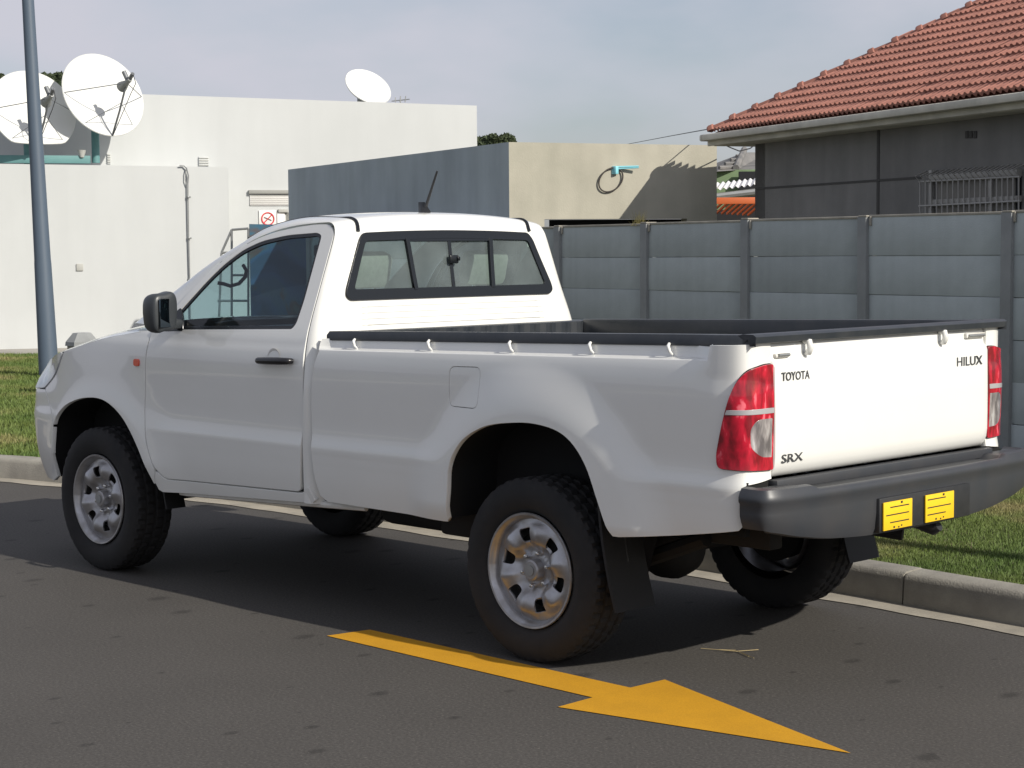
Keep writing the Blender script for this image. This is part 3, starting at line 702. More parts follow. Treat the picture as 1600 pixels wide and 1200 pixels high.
tube('rear_axle', [(0, -.72, .366), (0, .72, .366)], .045, M['chassis'], truck, 12)
lathe('differential', [(0, -.16), (.06, -.14), (.13, -.07), (.145, 0), (.13, .07), (.06, .14), (0, .16)], M['chassis'], truck, 24, 40, 'Y', (0, 0, .366))
tube('front_axle', [(3.085, -.72, .366), (3.085, .72, .366)], .05, M['chassis'], truck, 12)
tube('prop_shaft', [(.1, 0, .40), (1.5, -.02, .45), (2.6, -.05, .48)], .04, M['chassis'], truck, 12)
box2('fuel_tank', (.62, .12, .355), (1.45, .40, .58), M['chassis'], truck, .05)
box2('gearbox', (1.55, -.2, .42), (2.25, .2, .62), M['chassis'], truck, .06)
box2('sump', (2.5, -.35, .38), (3.4, .35, .60), M['chassis'], truck, .06)
tube('exhaust', [(2.3, -.30, .46), (1.3, -.30, .44), (.75, -.32, .42), (.5, -.33, .47), (0, -.34, .56), (-.55, -.46, .46), (-.78, -.56, .43)], [.03, .03, .075, .03, .03, .028, .028], M['chassis'], truck, 12)
lathe('spare_wheel', [(0, -.06), (.22, -.08), (.25, -.1), (.33, -.1), (.362, -.06), (.362, .06), (.33, .1), (.24, .1), (0, .08)], M['rubber'], truck, 40, 40, 'Z', (-.66, 0, .62))
for sg in (1, -1):
    for xa, xb in ((-1.02, -.485), (.455, 1.22)): box2('bed_wall_back', (xa, sg*.775, .60), (xb, sg*.80, 1.20), M['gap'], truck)
    box2('bed_wall_back', (-.485, sg*.775, .985), (.455, sg*.80, 1.20), M['gap'], truck)
box2('sun_leak_blocker', (-1.06, -.84, .655), (-1.03, .84, .80), M['gap'], truck)  # added box that blocks sun leaking between bumper and bed
box2('bed_underside', (-1.03, -.60, .64), (1.25, .60, .79), M['gap'], truck)
box2('cab_floor', (1.30, -.80, .50), (2.68, .80, .56), M['gap'], truck)
box2('engine_bay', (2.68, -.60, .50), (3.85, .60, 1.00), M['gap'], truck)
box2('firewall', (2.66, -.82, .55), (2.72, .82, 1.20), M['gap'], truck)
box2('spring_hanger', (.55, .48, .40), (.78, .62, .56), M['chassis'], truck, .02)

# cab interior
GH = [(2.02, .715, 1.555), (2.03, .69, 1.53), (2.045, .685, 1.50), (2.096, .685, 1.467), (2.165, .685, 1.455), (2.21, .69, 1.465), (2.225, .715, 1.47)]
def seat(yc):
    s = box('seat', (1.92, yc, .86), (.52, .50, .16), M['seat'], truck, .05)
    r = Quaternion((0, 1, 0), math.radians(-14)).to_matrix()
    box('backrest', (1.60, yc, 1.15), (.13, .48, .58), M['seat'], s, .05, r)
    box('headrest', (1.53, yc, 1.53), (.09, .27, .17), M['seat'], s, .035, r)
    for d in (-.06, .06): tube('headrest_bar', [(1.545, yc+d, 1.42), (1.53, yc+d, 1.48)], .007, M['chrome'], s, 6)
seat(.38); seat(-.38)
dsh = box('dashboard', (2.62, 0, 1.10), (.42, 1.48, .26), M['trim'], truck, .07)
box('instrument_hood', (2.47, -.37, 1.24), (.20, .40, .08), M['trim'], dsh, .03)
sw_c = Vector((2.26, -.37, 1.20)); rr = Quaternion((0, 1, 0), math.radians(-25)).to_matrix()
pts = [tuple(sw_c+rr @ Vector((0, .19*math.cos(a), .19*math.sin(a)))) for a in np.linspace(0, 2*math.pi, 41)]
tube('grab_handle', GH, .009, M['black'], truck, 8)
swl = tube('steering_wheel', pts, .014, M['black'], truck, 8)
for a in (-.5, math.pi+.5, -math.pi/2): tube('wheel_spoke', [tuple(sw_c), tuple(sw_c+rr @ Vector((0, .18*math.cos(a), .18*math.sin(a))))], .014, M['black'], swl, 6)
tube('steering_column', [tuple(sw_c), (2.5, -.37, 1.08)], .03, M['black'], swl, 8)
box('interior_mirror', (2.24, 0, 1.62), (.03, .22, .06), M['black'], truck, .012)

# ================================================================== SETTING
def pmat(name, build, rough=.9):
    m = bpy.data.materials.new(name); m.use_nodes = True; n, l = m.node_tree.nodes, m.node_tree.links
    b = n['Principled BSDF']; b.inputs['Roughness'].default_value = rough
    build(n, l, b); return m
def tex(n, l, kind, scale, vec, **k):
    t = n.new('ShaderNodeTex'+kind); t.inputs['Scale'].default_value = scale
    for a, v in k.items(): t.inputs[a].default_value = v
    l.new(vec, t.inputs['Vector']); return t
def ramp(n, l, src, stops):
    r = n.new('ShaderNodeValToRGB'); e = r.color_ramp.elements
    while len(e) < len(stops): e.new(.5)
    for q, (p, c) in zip(e, stops): q.position = p; q.color = (*c, 1) if len(c) == 3 else c
    l.new(src, r.inputs['Fac']); return r.outputs['Color']
def mixc(n, l, f, a, b, mode='MIX'):
    x = n.new('ShaderNodeMix'); x.data_type = 'RGBA'; x.blend_type = mode
    for s, v in (('Factor', f), ('A', a), ('B', b)):
        if isinstance(v, (int, float)): x.inputs[s].default_value = v
        elif isinstance(v, tuple): x.inputs[s].default_value = (*v, 1)
        else: l.new(v, x.inputs[s])
    return x.outputs['Result']
def bumpn(n, l, b, h, strength, dist):
    u = n.new('ShaderNodeBump'); u.inputs['Strength'].default_value = strength; u.inputs['Distance'].default_value = dist
    l.new(h, u.inputs['Height']); l.new(u.outputs['Normal'], b.inputs['Normal'])
G = lambda v: (v, v, v)

def _asphalt(n, l, b):
    o = n.new('ShaderNodeTexCoord').outputs['Object']
    fine = tex(n, l, 'Noise', 85, o, Detail=6, Roughness=.75); mid = tex(n, l, 'Noise', 1.3, o, Detail=5); v = tex(n, l, 'Voronoi', 190, o)
    base = ramp(n, l, fine.outputs['Fac'], [(.30, (.040, .037, .034)), (.55, (.082, .076, .069)), (.78, (.16, .148, .134))])
    c = mixc(n, l, .75, base, ramp(n, l, mid.outputs['Fac'], [(.3, G(.90)), (.7, G(1.06))]), 'MULTIPLY')
    # small dark drips: stretched spots
    mp_ = n.new('ShaderNodeMapping'); mp_.inputs['Scale'].default_value = (1.0, .62, 1); mp_.inputs['Rotation'].default_value = (0, 0, .75); l.new(o, mp_.inputs['Vector'])
    sp = n.new('ShaderNodeTexVoronoi'); sp.voronoi_dimensions = '2D'; sp.inputs['Scale'].default_value = 3.4; sp.inputs['Randomness'].default_value = 1; l.new(mp_.outputs['Vector'], sp.inputs['Vector'])
    ns = tex(n, l, 'Noise', 20, o, Detail=3); add = n.new('ShaderNodeMath'); add.operation = 'MULTIPLY_ADD'; add.inputs[1].default_value = .09
    sepc = n.new('ShaderNodeSeparateColor'); l.new(sp.outputs['Color'], sepc.inputs['Color'])
    dv = n.new('ShaderNodeMath'); dv.operation = 'DIVIDE'; l.new(sp.outputs['Distance'], dv.inputs[0]); pw = n.new('ShaderNodeMath'); pw.operation = 'POWER'; pw.inputs[1].default_value = 1.8
    l.new(sepc.outputs['Red'], pw.inputs[0]); ad2 = n.new('ShaderNodeMath'); ad2.inputs[1].default_value = .05; l.new(pw.outputs[0], ad2.inputs[0]); l.new(ad2.outputs[0], dv.inputs[1])
    l.new(ns.outputs['Fac'], add.inputs[0]); l.new(dv.outputs[0], add.inputs[2])
    spot = ramp(n, l, add.outputs[0], [(.115, G(.52)), (.21, G(1))])
    c = mixc(n, l, .8, c, spot, 'MULTIPLY')
    s2 = n.new('ShaderNodeTexVoronoi'); s2.voronoi_dimensions = '2D'; s2.inputs['Scale'].default_value = 9; l.new(o, s2.inputs['Vector'])
    c = mixc(n, l, ramp(n, l, s2.outputs['Distance'], [(.018, G(.30)), (.035, G(0))]), c, (.26, .24, .20))
    wn_ = tex(n, l, 'White', 1, o) if False else None
    l.new(c, b.inputs['Base Color']); bumpn(n, l, b, fine.outputs['Fac'], .35, .004); b.inputs['Specular IOR Level'].default_value = .3
M['asphalt'] = pmat('asphalt', _asphalt, .85)
def _arrow(n, l, b):
    o = n.new('ShaderNodeTexCoord').outputs['Object']
    f = tex(n, l, 'Noise', 220, o, Detail=3); g = tex(n, l, 'Noise', 5, o, Detail=5)
    c = ramp(n, l, f.outputs['Fac'], [(.25, (.50, .235, .006)), (.6, (.62, .31, .010))])
    c = mixc(n, l, .5, c, ramp(n, l, g.outputs['Fac'], [(.35, G(.82)), (.7, G(1.05))]), 'MULTIPLY')
    l.new(c, b.inputs['Base Color']); bumpn(n, l, b, f.outputs['Fac'], .25, .003)
M['road_paint'] = pmat('yellow_road_paint', _arrow, .7)
def plaster(name, c1, c2, big=.8, stain=.5, bump=.15, fine=60, vary=0):
    def f(n, l, b):
        o = n.new('ShaderNodeTexCoord').outputs['Object']
        a = tex(n, l, 'Noise', big, o, Detail=7, Roughness=.62)
        mp_ = n.new('ShaderNodeMapping'); mp_.inputs['Scale'].default_value = (3, 3, .5); l.new(o, mp_.inputs['Vector'])
        s = tex(n, l, 'Noise', 1.2, mp_.outputs['Vector'], Detail=5); q = tex(n, l, 'Noise', fine, o, Detail=3)
        c = mixc(n, l, ramp(n, l, a.outputs['Fac'], [(.36, G(0)), (.66, G(1))]), c1, c2)
        c = mixc(n, l, stain, c, ramp(n, l, s.outputs['Fac'], [(.3, G(.72)), (.62, G(1.05))]), 'MULTIPLY')
        if vary: c = mixc(n, l, 1.0, c, ramp(n, l, n.new('ShaderNodeObjectInfo').outputs['Random'], [(0, G(1-vary)), (1, G(1+vary*.5))]), 'MULTIPLY')
        l.new(c, b.inputs['Base Color']); bumpn(n, l, b, q.outputs['Fac'], bump, .01)
    return pmat(name, f, .92)
M['white_wall'] = plaster('white_wall_paint', (.555, .57, .565), (.52, .535, .53), .4, .10, .06)
M['grey_plaster'] = plaster('grey_cement_plaster', (.42, .475, .51), (.36, .41, .45), .9, .5)
M['beige_plaster'] = plaster('raw_cement_render', (.47, .445, .365), (.385, .37, .30), 1.1, .35)
M['house_plaster'] = plaster('dark_house_plaster', (.235, .228, .215), (.18, .176, .168), .9, .55, .3, 40)
M['concrete'] = plaster('precast_concrete', (.435, .475, .48), (.365, .40, .405), 2.0, .5, .2, 90, .14)
M['post_concrete'] = plaster('post_concrete', (.30, .31, .31), (.23, .24, .24), 2.0, .5, .2, 90)
M['cap_concrete'] = plaster('pale_mortar', (.42, .39, .33), (.30, .28, .24), 6, .3, .2)
M['kerb'] = plaster('kerb_concrete', (.34, .32, .27), (.22, .205, .18), 3.5, .5, .35, 120)
M['gutter'] = plaster('gutter_concrete', (.40, .36, .29), (.28, .255, .21), 5, .3, .3, 150)
M['pavement'] = plaster('pavement_concrete', (.36, .34, .30), (.30, .28, .25), 1.5, .3, .2)
def _tile(n, l, b):
    o = n.new('ShaderNodeTexCoord').outputs['Object']; oi = n.new('ShaderNodeObjectInfo')
    a = tex(n, l, 'Noise', 9, o, Detail=5)
    c = ramp(n, l, a.outputs['Fac'], [(.3, (.27, .112, .080)), (.7, (.41, .180, .135))])
    c = mixc(n, l, .6, c, ramp(n, l, oi.outputs['Random'], [(0, G(.78)), (1, G(1.15))]), 'MULTIPLY')
    l.new(c, b.inputs['Base Color']); bumpn(n, l, b, a.outputs['Fac'], .2, .01)
M['tile'] = pmat('clay_roof_tile', _tile, .75)
M['facia'] = plaster('gutter_paint', (.62, .59, .51), (.48, .46, .40), 3, .4, .05)
M['grey_tile'] = plaster('grey_roof_tile', (.22, .21, .20), (.13, .13, .13), 3, .4, .2)
M['green_wall'] = plaster('green_wall_paint', (.17, .24, .13), (.14, .20, .11), 1, .3, .05)
M['orange'] = mat('orange_slat_paint', (.52, .12, .035), .6)
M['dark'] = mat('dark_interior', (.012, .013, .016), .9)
M['teal'] = mat('teal_beam_paint', (.11, .25, .25), .6, noise=(2, .4, None, 4))
M['dish'] = mat('dish_white', (.68, .69, .67), .55, noise=(1.5, .3, (.60, .60, .57), 4))
M['dish_arm'] = mat('dish_arm_grey', (.18, .19, .20), .5, metal=.3)
M['dish_feed'] = mat('feed_horn_cover', (.30, .31, .30), .5)
M['pole'] = mat('lamp_post_blue_grey', (.085, .115, .155), .5, noise=(1.4, .4, (.065, .09, .125), 4))
M['blueboard'] = mat('advert_blue', (.025, .10, .20), .5)
def _board(n, l, b):
    o = n.new('ShaderNodeTexCoord').outputs['Object']
    a = tex(n, l, 'Noise', 1.7, o, Detail=3, Distortion=.8)
    l.new(ramp(n, l, a.outputs['Fac'], [(.36, (.012, .06, .12)), (.47, (.018, .09, .20)), (.55, (.03, .11, .17)), (.60, (.10, .06, .05)), (.68, (.10, .14, .12))]), b.inputs['Base Color'])
M['blueboard'] = pmat('advert_print', _board, .5)
M['bars'] = mat('window_bar_paint', (.33, .32, .30), .5)
M['curtain'] = mat('window_curtain', (.22, .21, .19), .9, noise=(4, .5, None, 3))
M['pane'] = glass_mat('house_pane', (.55, .6, .6), ior=1.6)
M['cyan'] = mat('pale_cyan_paint', (.25, .62, .70), .5)
M['wire'] = mat('cable_black', (.02, .02, .022), .6)
M['redink'] = mat('sign_red', (.62, .04, .05), .5)
M['signwhite'] = mat('sign_white', (.78, .76, .74), .5)

# ------------------------------------------------------------------ ground
def sheet(name, pts, z, m, kind='structure'):
    o = mesh(name, [(p[0], p[1], z if len(p) < 3 else p[2]) for p in pts], [tuple(range(len(pts)))], m); tag(o, kind=kind); return o
base = sheet('ground', [(-400, -400), (400, -400), (400, 400), (-400, 400)], -.02, M['asphalt'])
KF = [(-14, -.05), (-9, -.45), (-6, -.72), (-3, -.93), (-1.06, -1.06), (0, -1.155), (1.2, -1.205), (2.6, -1.22), (4.2, -1.19), (5.4, -1.06), (6.38, -.88), (6.95, -.74), (8.2, -.25), (9.5, .6), (11.0, 2.1), (12.6, 4.6), (13.6, 8), (14.2, 14), (14.5, 26)]   # foot of the kerb
def kerb_curve(step=.1):
    P = [cr(KF, t) for t in np.linspace(0, len(KF)-1, 1200)]; out = [P[0]]; acc = 0
    for a, b in zip(P, P[1:]):
        acc += math.hypot(a[0]-b[0], a[1]-b[1])
        if acc >= step: out.append(b); acc = 0
    return out
KC = kerb_curve(.1)
def kn(i):
    a, b = KC[max(0, i-2)], KC[min(len(KC)-1, i+2)]; tx, ty = b[0]-a[0], b[1]-a[1]; l = math.hypot(tx, ty); return (ty/l, -tx/l)   # away from the road
road = [(-14, 30)]+[(p[0], p[1]) for p in KC]+[(14.5, 30)]
sheet('road', road, 0, M['asphalt'])
# pale channel strip along the kerb foot
vs = []; fs = []
wj = 0
for i, p in enumerate(KC):
    n = kn(i); w = .165+.015*math.sin(i*.9)*math.sin(i*.37)+.012*math.sin(i*.11)
    w *= 1.0+.3*ss(3, 0, p[0])*0
    vs += [(p[0]-n[0]*w, p[1]-n[1]*w, .004), (p[0]+n[0]*.02, p[1]+n[1]*.02, .004)]
    if i: fs.append((2*i-2, 2*i, 2*i+1, 2*i-1))
ch = mesh('gutter_strip', vs, fs, M['gutter']); tag(ch, kind='structure')
# kerb stones
kroot = empty('kerb', (KC[0][0], KC[0][1], 0)); tag(kroot, kind='structure')
i = min(range(len(KC)), key=lambda q: abs(KC[q][0]+.36)) % 18; nst = 0
while i+18 < len(KC) and nst < 44:
    L = 18; vs = []; fs = []; m_ = 0; dz = rng.normal(0, .002); dn = rng.normal(0, .003)
    idx = list(range(i, i+L+1, 3)); sec = [(0, -.02), (.008, .118), (.016, .138), (.034, .149), (.135, .156), (.15, .150), (.15, -.02)]
    for k, q in enumerate(idx):
        p = Vector(KC[q]); n = Vector(kn(q)); t = Vector((-n.y, n.x))*(-1)
        e = .006 if k == 0 else (-.006 if k == len(idx)-1 else 0)
        tt = Vector(KC[min(q+1, len(KC)-1)])-Vector(KC[max(q-1, 0)]); tt.normalize()
        for a, z in sec:
            w = p+n*(a+dn)+tt*e; vs.append((w.x, w.y, z+(dz if z > 0 else 0)))
    ns_ = len(sec)
    for k in range(len(idx)-1):
        for j in range(ns_-1):
            a = k*ns_+j; fs.append((a, a+1, a+1+ns_, a+ns_))
    fs.append(tuple(range(ns_))[::-1]); fs.append(tuple((len(idx)-1)*ns_+j for j in range(ns_)))
    o = mesh('kerb_stone', vs, fs, M['kerb'], None, 50); place(o, kroot, kroot.location); i += L; nst += 1
# verge behind the kerb: soil sheet with grass on it
GZ = .125
far = [(14.5, 30, GZ), (60, 30, GZ), (60, -60, GZ), (-30, -60, GZ), (-30, -.2, GZ)]
vergepts = [(KC[i][0]+kn(i)[0]*.13, KC[i][1]+kn(i)[1]*.13, GZ) for i in range(0, len(KC), 2)]
def _soil(n, l, b):
    o = n.new('ShaderNodeTexCoord').outputs['Object']
    a = tex(n, l, 'Noise', 1.6, o, Detail=6); q = tex(n, l, 'Noise', 40, o, Detail=4)
    c = ramp(n, l, a.outputs['Fac'], [(.35, (.080, .100, .030)), (.55, (.12, .115, .05)), (.70, (.24, .18, .11))])
    c = mixc(n, l, .6, c, ramp(n, l, q.outputs['Fac'], [(.3, G(.6)), (.7, G(1.2))]), 'MULTIPLY')
    l.new(c, b.inputs['Base Color']); bumpn(n, l, b, q.outputs['Fac'], .6, .02)
M['soil'] = pmat('verge_soil', _soil, .95)
vg = sheet('verge', vergepts+far, 0, M['soil'])
# grass blades
def _grass(n, l, b):
    o = n.new('ShaderNodeTexCoord').outputs['Object']
    a = tex(n, l, 'Noise', 1.1, o, Detail=5); q = tex(n, l, 'Noise', 30, o, Detail=3)
    c = ramp(n, l, a.outputs['Fac'], [(.34, (.085, .140, .026)), (.54, (.130, .175, .038)), (.70, (.25, .22, .09))])
    c = mixc(n, l, .7, c, ramp(n, l, q.outputs['Fac'], [(.3, G(.55)), (.7, G(1.3))]), 'MULTIPLY')
    l.new(c, b.inputs['Base Color']); b.inputs['Subsurface Weight'].default_value = 0
M['grass'] = pmat('grass_blades', _grass, .7)
def grass(name, pts, h, w, seed):
    r = np.random.default_rng(seed); n = len(pts); ang = r.uniform(0, 2*np.pi, n); hh = h*r.uniform(.5, 1.25, n); lean = r.uniform(.1, .9, n)*hh; la = r.uniform(0, 2*np.pi, n)
    ww = w*r.uniform(.7, 1.3, n)
    b0 = np.stack([pts[:, 0]-np.cos(ang)*ww, pts[:, 1]-np.sin(ang)*ww, np.full(n, GZ-.004)], 1)
    b1 = np.stack([pts[:, 0]+np.cos(ang)*ww, pts[:, 1]+np.sin(ang)*ww, np.full(n, GZ-.004)], 1)
    tp = np.stack([pts[:, 0]+np.cos(la)*lean, pts[:, 1]+np.sin(la)*lean, GZ+hh], 1)
    v = np.stack([b0, b1, tp], 1).reshape(-1, 3); me = bpy.data.meshes.new(name)
    me.vertices.add(3*n); me.vertices.foreach_set('co', v.ravel()); me.loops.add(3*n); me.loops.foreach_set('vertex_index', np.arange(3*n, dtype=np.int32))
    me.polygons.add(n); me.polygons.foreach_set('loop_start', np.arange(0, 3*n, 3, dtype=np.int32)); me.update(calc_edges=True); me.validate()
    o = link(name, me, M['grass']); tag(o, kind='stuff'); return o
vp = [(p[0], p[1]) for p in vergepts]+[(14.7, 26), (40, 26), (40, -40), (-14, -40)]
def scatter(x0, x1, y0, y1, n, seed, keep=None):
    r = np.random.default_rng(seed); p = np.stack([r.uniform(x0, x1, n), r.uniform(y0, y1, n)], 1); p = p[inside(p, vp)]
    if keep is not None: p = p[keep(p, r)]
    return p
def uv(p): d = p-CAM[:2]; return d @ UH[:2], d @ VH[:2]
def near_keep(p, r):
    u, v = uv(p); q = u/v; d = edge_dist(p, vp[:len(vergepts)])
    return (q > -.02) & (q < .34) & (r.uniform(0, 1, len(p)) < .25+np.clip(d/.25, 0, .75))
def far_keep(p, r):
    u, v = uv(p); q = u/v; return (q > -.33) & (q < -.20) & (v < 26.6)
grass('grass', scatter(-3, 5, -6, -.9, 700000, 3, near_keep), .019, .0028, 1)
grass('far_grass', scatter(6, 26, -9, 8, 900000, 5, far_keep), .05, .008, 2)

# yellow arrow on the road
ax = [(.975, 1.092), (.975, .892), (-.568, .912), (-.572, .722), (-1.672, 1.098), (-.570, 1.300), (-.567, 1.112)]
ax = [(.974, 1.092), (.938, .886), (-.568, .906), (-.576, .720), (-1.672, 1.085), (-.574, 1.300), (-.568, 1.112)]
arr = sheet('road_arrow', dense(ax, .2), .003, M['road_paint'], 'thing'); tag(arr, 'yellow straight arrow painted on the asphalt beside the truck', 'road marking')

# ------------------------------------------------------------------ precast fence
F0 = np.array([1.281, 17.5]); FD = np.array([.7735, -1.3475]); FL = float(np.linalg.norm(FD)); FDN = FD/FL
fa = W(*F0, 0); fb_ = W(*(F0+FD), 0); ang = math.atan2(fb_[1]-fa[1], fb_[0]-fa[0])
fence = tag(empty('precast_fence', (*fa[:2], GZ-.05), None, ang), 'grey precast concrete panel fence behind the grass verge', 'fence')
FZ = -.004; PH = .305
post_me = None; pan_me = {}
def fence_post():
    bm = bmesh.new(); bm_box(bm, (0, 0, .92), (.105, .115, 1.84), .008)
    return bm
for k in range(-5, 7):
    x = k*FL; hz = rng.normal(0, .006)
    if post_me is None:
        o = bmobj('post', fence_post(), M['post_concrete'], fence, 30); post_me = o.data
        bm = bmesh.new(); bm_box(bm, (.01, .0, 0), (.10, .12, .014), .005); bm_box(bm, (-.045, .048, -.045), (.022, .03, .09), .008); c = bmobj('post_cap', bm, M['cap_concrete'], o, 30); c.location = (0, 0, 1.842); cap_me = c.data
    else:
        o = link('post', post_me, None, fence); c = link('post_cap', cap_me, None, o); c.location = (0, 0, 1.842)
    o.location = (x, 0, hz+FZ+.007*k-fence.location.z); o.rotation_euler = (rng.normal(0, .004), rng.normal(0, .004), 0)
def panel_mesh(var):
    r = np.random.default_rng(var); bm = bmesh.new(); bm_box(bm, (0, 0, 0), (FL-.07, .045, PH-.001), .007)
    for v in bm.verts: v.co.y += .004*math.sin(v.co.x*3+var)
    return bm
for k in range(-5, 6):
    for j in range(6):
        key = (k+j) % 3
        if key not in pan_me: o = bmobj('fence_panel', panel_mesh(key), M['concrete'], fence, 30); pan_me[key] = o.data
        else: o = link('fence_panel', pan_me[key], None, fence)
        o.location = (k*FL+FL/2, rng.normal(0, .002), FZ+.007*(k+.5)+PH/2+PH*j-fence.location.z+rng.normal(0, .001)); o.rotation_euler = (rng.normal(0, .003), rng.normal(0, .001)-.0045, 0)
for k in range(-5, 6):
    o = box('panel_coping', (k*FL+FL/2, 0, FZ+.007*(k+.5)+PH*6+.004-fence.location.z), (FL-.10, .062, .020), M['cap_concrete'], fence, .006)
    for yy in (-.035, .035): box('panel_coping', (k*FL+.072, yy, FZ+.007*k+PH*6-.03-fence.location.z), (.022, .016, .075), M['cap_concrete'], fence, .006)
# dry weed on one post
wb = W(*(F0+FD*-.10), 0); vs = []; fs = []
for k in range(60):
    a = rng.uniform(0, 6.28); h = rng.uniform(.06, .17); q = rng.uniform(.01, .10)
    x, y = wb[0]+rng.normal(0, .03), wb[1]+rng.normal(0, .03); z = FZ+1.82; b_ = len(vs)
    vs += [(x-.003, y, z), (x+.003, y, z), (x+math.cos(a)*q, y+math.sin(a)*q, z+h)]; fs.append((b_, b_+1, b_+2))
wd = mesh('dry_weed', vs, fs, mat('dry_weed', (.30, .26, .10), .8)); tag(wd, 'dry yellow weed growing on top of the concrete fence', 'weed')

# ------------------------------------------------------------------ flat roofed grey building
def zat(px, py, v): return at(px, py, v)[2]
GC = at(795, 222, 20.5); GL = at(450, 265, 26.2); GR = at(1120, 227, 21.0)
garage = tag(empty('flat_roof_building', (GC[0], GC[1], 0)), 'flat roofed cement rendered building with low dark opening behind the fence', 'building')
def wallq(name, a, b, z0a, z0b, z1a, z1b, thick, m, root, away):
    """an upright wall between two plan points, its outer face on the line a-b, thickness going away"""
    a, b = Vector(a[:2]), Vector(b[:2]); n = Vector(((b-a).y, -(b-a).x)).normalized()
    if n.dot(Vector(away[:2])-a) < 0: n = -n
    vs = []
    for q, z0, z1 in ((a, z0a, z1a), (b, z0b, z1b)):
        for w in (0, thick): vs += [(q.x+n.x*w, q.y+n.y*w, z0), (q.x+n.x*w, q.y+n.y*w, z1)]
    fs = [(0, 4, 5, 1), (2, 3, 7, 6), (1, 5, 7, 3), (0, 2, 6, 4), (0, 1, 3, 2), (4, 6, 7, 5)]
    o = mesh(name, vs, fs, m)
    if root: place(o, root, root.location)
    return o
backpt = at(900, 300, 27)
wallq('side_wall', GL, GC, 0, 0, GL[2], GC[2], .22, M['grey_plaster'], garage, backpt)
# front wall round the opening
def lerp(a, b, t): return tuple(p+(q-p)*t for p, q in zip(a, b))
def on_front(px):
    best = min(np.linspace(0, 1, 400), key=lambda t: abs(((np.array(lerp(GC, GR, t))-CAM) @ RIGHT)/((np.array(lerp(GC, GR, t))-CAM) @ FWD)*FPX+800-px)); return best
t1, t2 = on_front(850), on_front(1074); op_z = zat(950, 342, 20.7)
f = lambda a, b, z0, z1a, z1b, nm='front_wall': wallq(nm, lerp(GC, GR, a), lerp(GC, GR, b), z0, z0, z1a, z1b, .22, M['beige_plaster'], garage, backpt)
zt = lambda t: GC[2]+(GR[2]-GC[2])*t
f(.0, t1, 0, zt(0), zt(t1)); f(t1, t2, op_z, zt(t1), zt(t2)); f(t2, 1, 0, zt(t2), zt(1))
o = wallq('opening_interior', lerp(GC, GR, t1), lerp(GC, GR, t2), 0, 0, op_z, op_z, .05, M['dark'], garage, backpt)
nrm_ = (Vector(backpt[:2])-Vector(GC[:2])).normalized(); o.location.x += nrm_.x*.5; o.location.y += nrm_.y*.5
rp1, rp2, rp3, rp4 = GC, GR, at(1116, 300, 28), GL
o = mesh('roof', [(p[0], p[1], z-.03) for p, z in zip((rp1, rp2, rp3, rp4), (GC[2], GR[2], GR[2]-.1, GL[2]))], [(0, 1, 2, 3)], M['grey_plaster']); place(o, garage, garage.location)
wallq('end_wall', GR, rp3, 0, 0, GR[2]-.04, GR[2]-.1, .2, M['beige_plaster'], garage, at(900, 300, 24))
# hoop and bracket fixed to the front wall
hc = Vector(at(954, 281, 20.73)); hd = (Vector(GR)-Vector(GC)); hd.z = 0; hd.normalize(); hn = Vector((hd.y, -hd.x, 0))
if hn.dot(Vector(tuple(CAM))-hc) < 0: hn = -hn
R_ = 19.5/2910*20.45
pts = [tuple(hc+hd*(R_*math.cos(a)*1.0+.012*math.sin(a))+Vector((0, 0, 1))*(R_*.95*math.sin(a)+.028*math.cos(a))+hn*.012) for a in np.linspace(0, 2*math.pi, 41)]
hoop = tube('hoop_ring', pts, .0085, mat('hoop_brown', (.045, .036, .032), .6)); hroot = tag(empty('basketball_hoop', tuple(hc)), 'thin dark ring on a pale cyan bracket fixed to the cement wall', 'basketball hoop'); place(hoop, hroot, hroot.location)
bz = at(960, 261, 20.735); b2 = at(998, 260, 20.73)
o = tube('bracket_arm', [bz, b2], .010, M['cyan']); place(o, hroot, hroot.location)
o = tube('bracket_arm', [at(960, 264, 20.735), at(998, 262, 20.73)], .007, M['cyan']); place(o, hroot, hroot.location)
o = box('bracket_plate', at(961, 266, 20.735), (.07, .05, .09), M['cyan'], None, .01); place(o, hroot, hroot.location)

# ------------------------------------------------------------------ white building
WL = np.array([-9.5, 27.6]); WR = np.array([-.6, 30.2])      # lower wall face in plan (u, v)
def wp(px, d=0):    # plan point on the lower wall line, d metres behind it
    q = (px-800)/FPX; dx = WR-WL; n = np.array([-dx[1], dx[0]])/np.linalg.norm(dx); w = WL+n*d; t = (q*w[1]-w[0])/(dx[0]-q*dx[1]); return w+dx*t
def wpz(px, py, d=0):
    p = wp(px, d)
    return at(px, py, float(p[1]))
white = tag(empty('white_building', W(-4, 29, 0)), 'long plain white walled building with flat roof behind the truck', 'building')
behind = W(-4, 45, 0)
a = wpz(-60, 255); e = wpz(356, 261)
wallq('lower_wall', a, e, 0, 0, a[2], e[2], .25, M['white_wall'], white, behind)
wn2 = np.array([-(WR-WL)[1], (WR-WL)[0]]); wn2 = wn2/np.linalg.norm(wn2)*1.3; er = Vector(e)+Vector(W(*wn2, 0))-Vector(W(0, 0, 0))
wallq('lower_end_wall', e, er, 0, 0, e[2], e[2], .1, M['white_wall'], white, a)
o = mesh('lower_roof', [(*a[:2], a[2]-.02), (*e[:2], e[2]-.02), tuple(er-Vector((0, 0, .02))), tuple(Vector(a)+(er-Vector(e))-Vector((0, 0, .02)))], [(0, 1, 2, 3)], M['white_wall']); place(o, white, white.location)
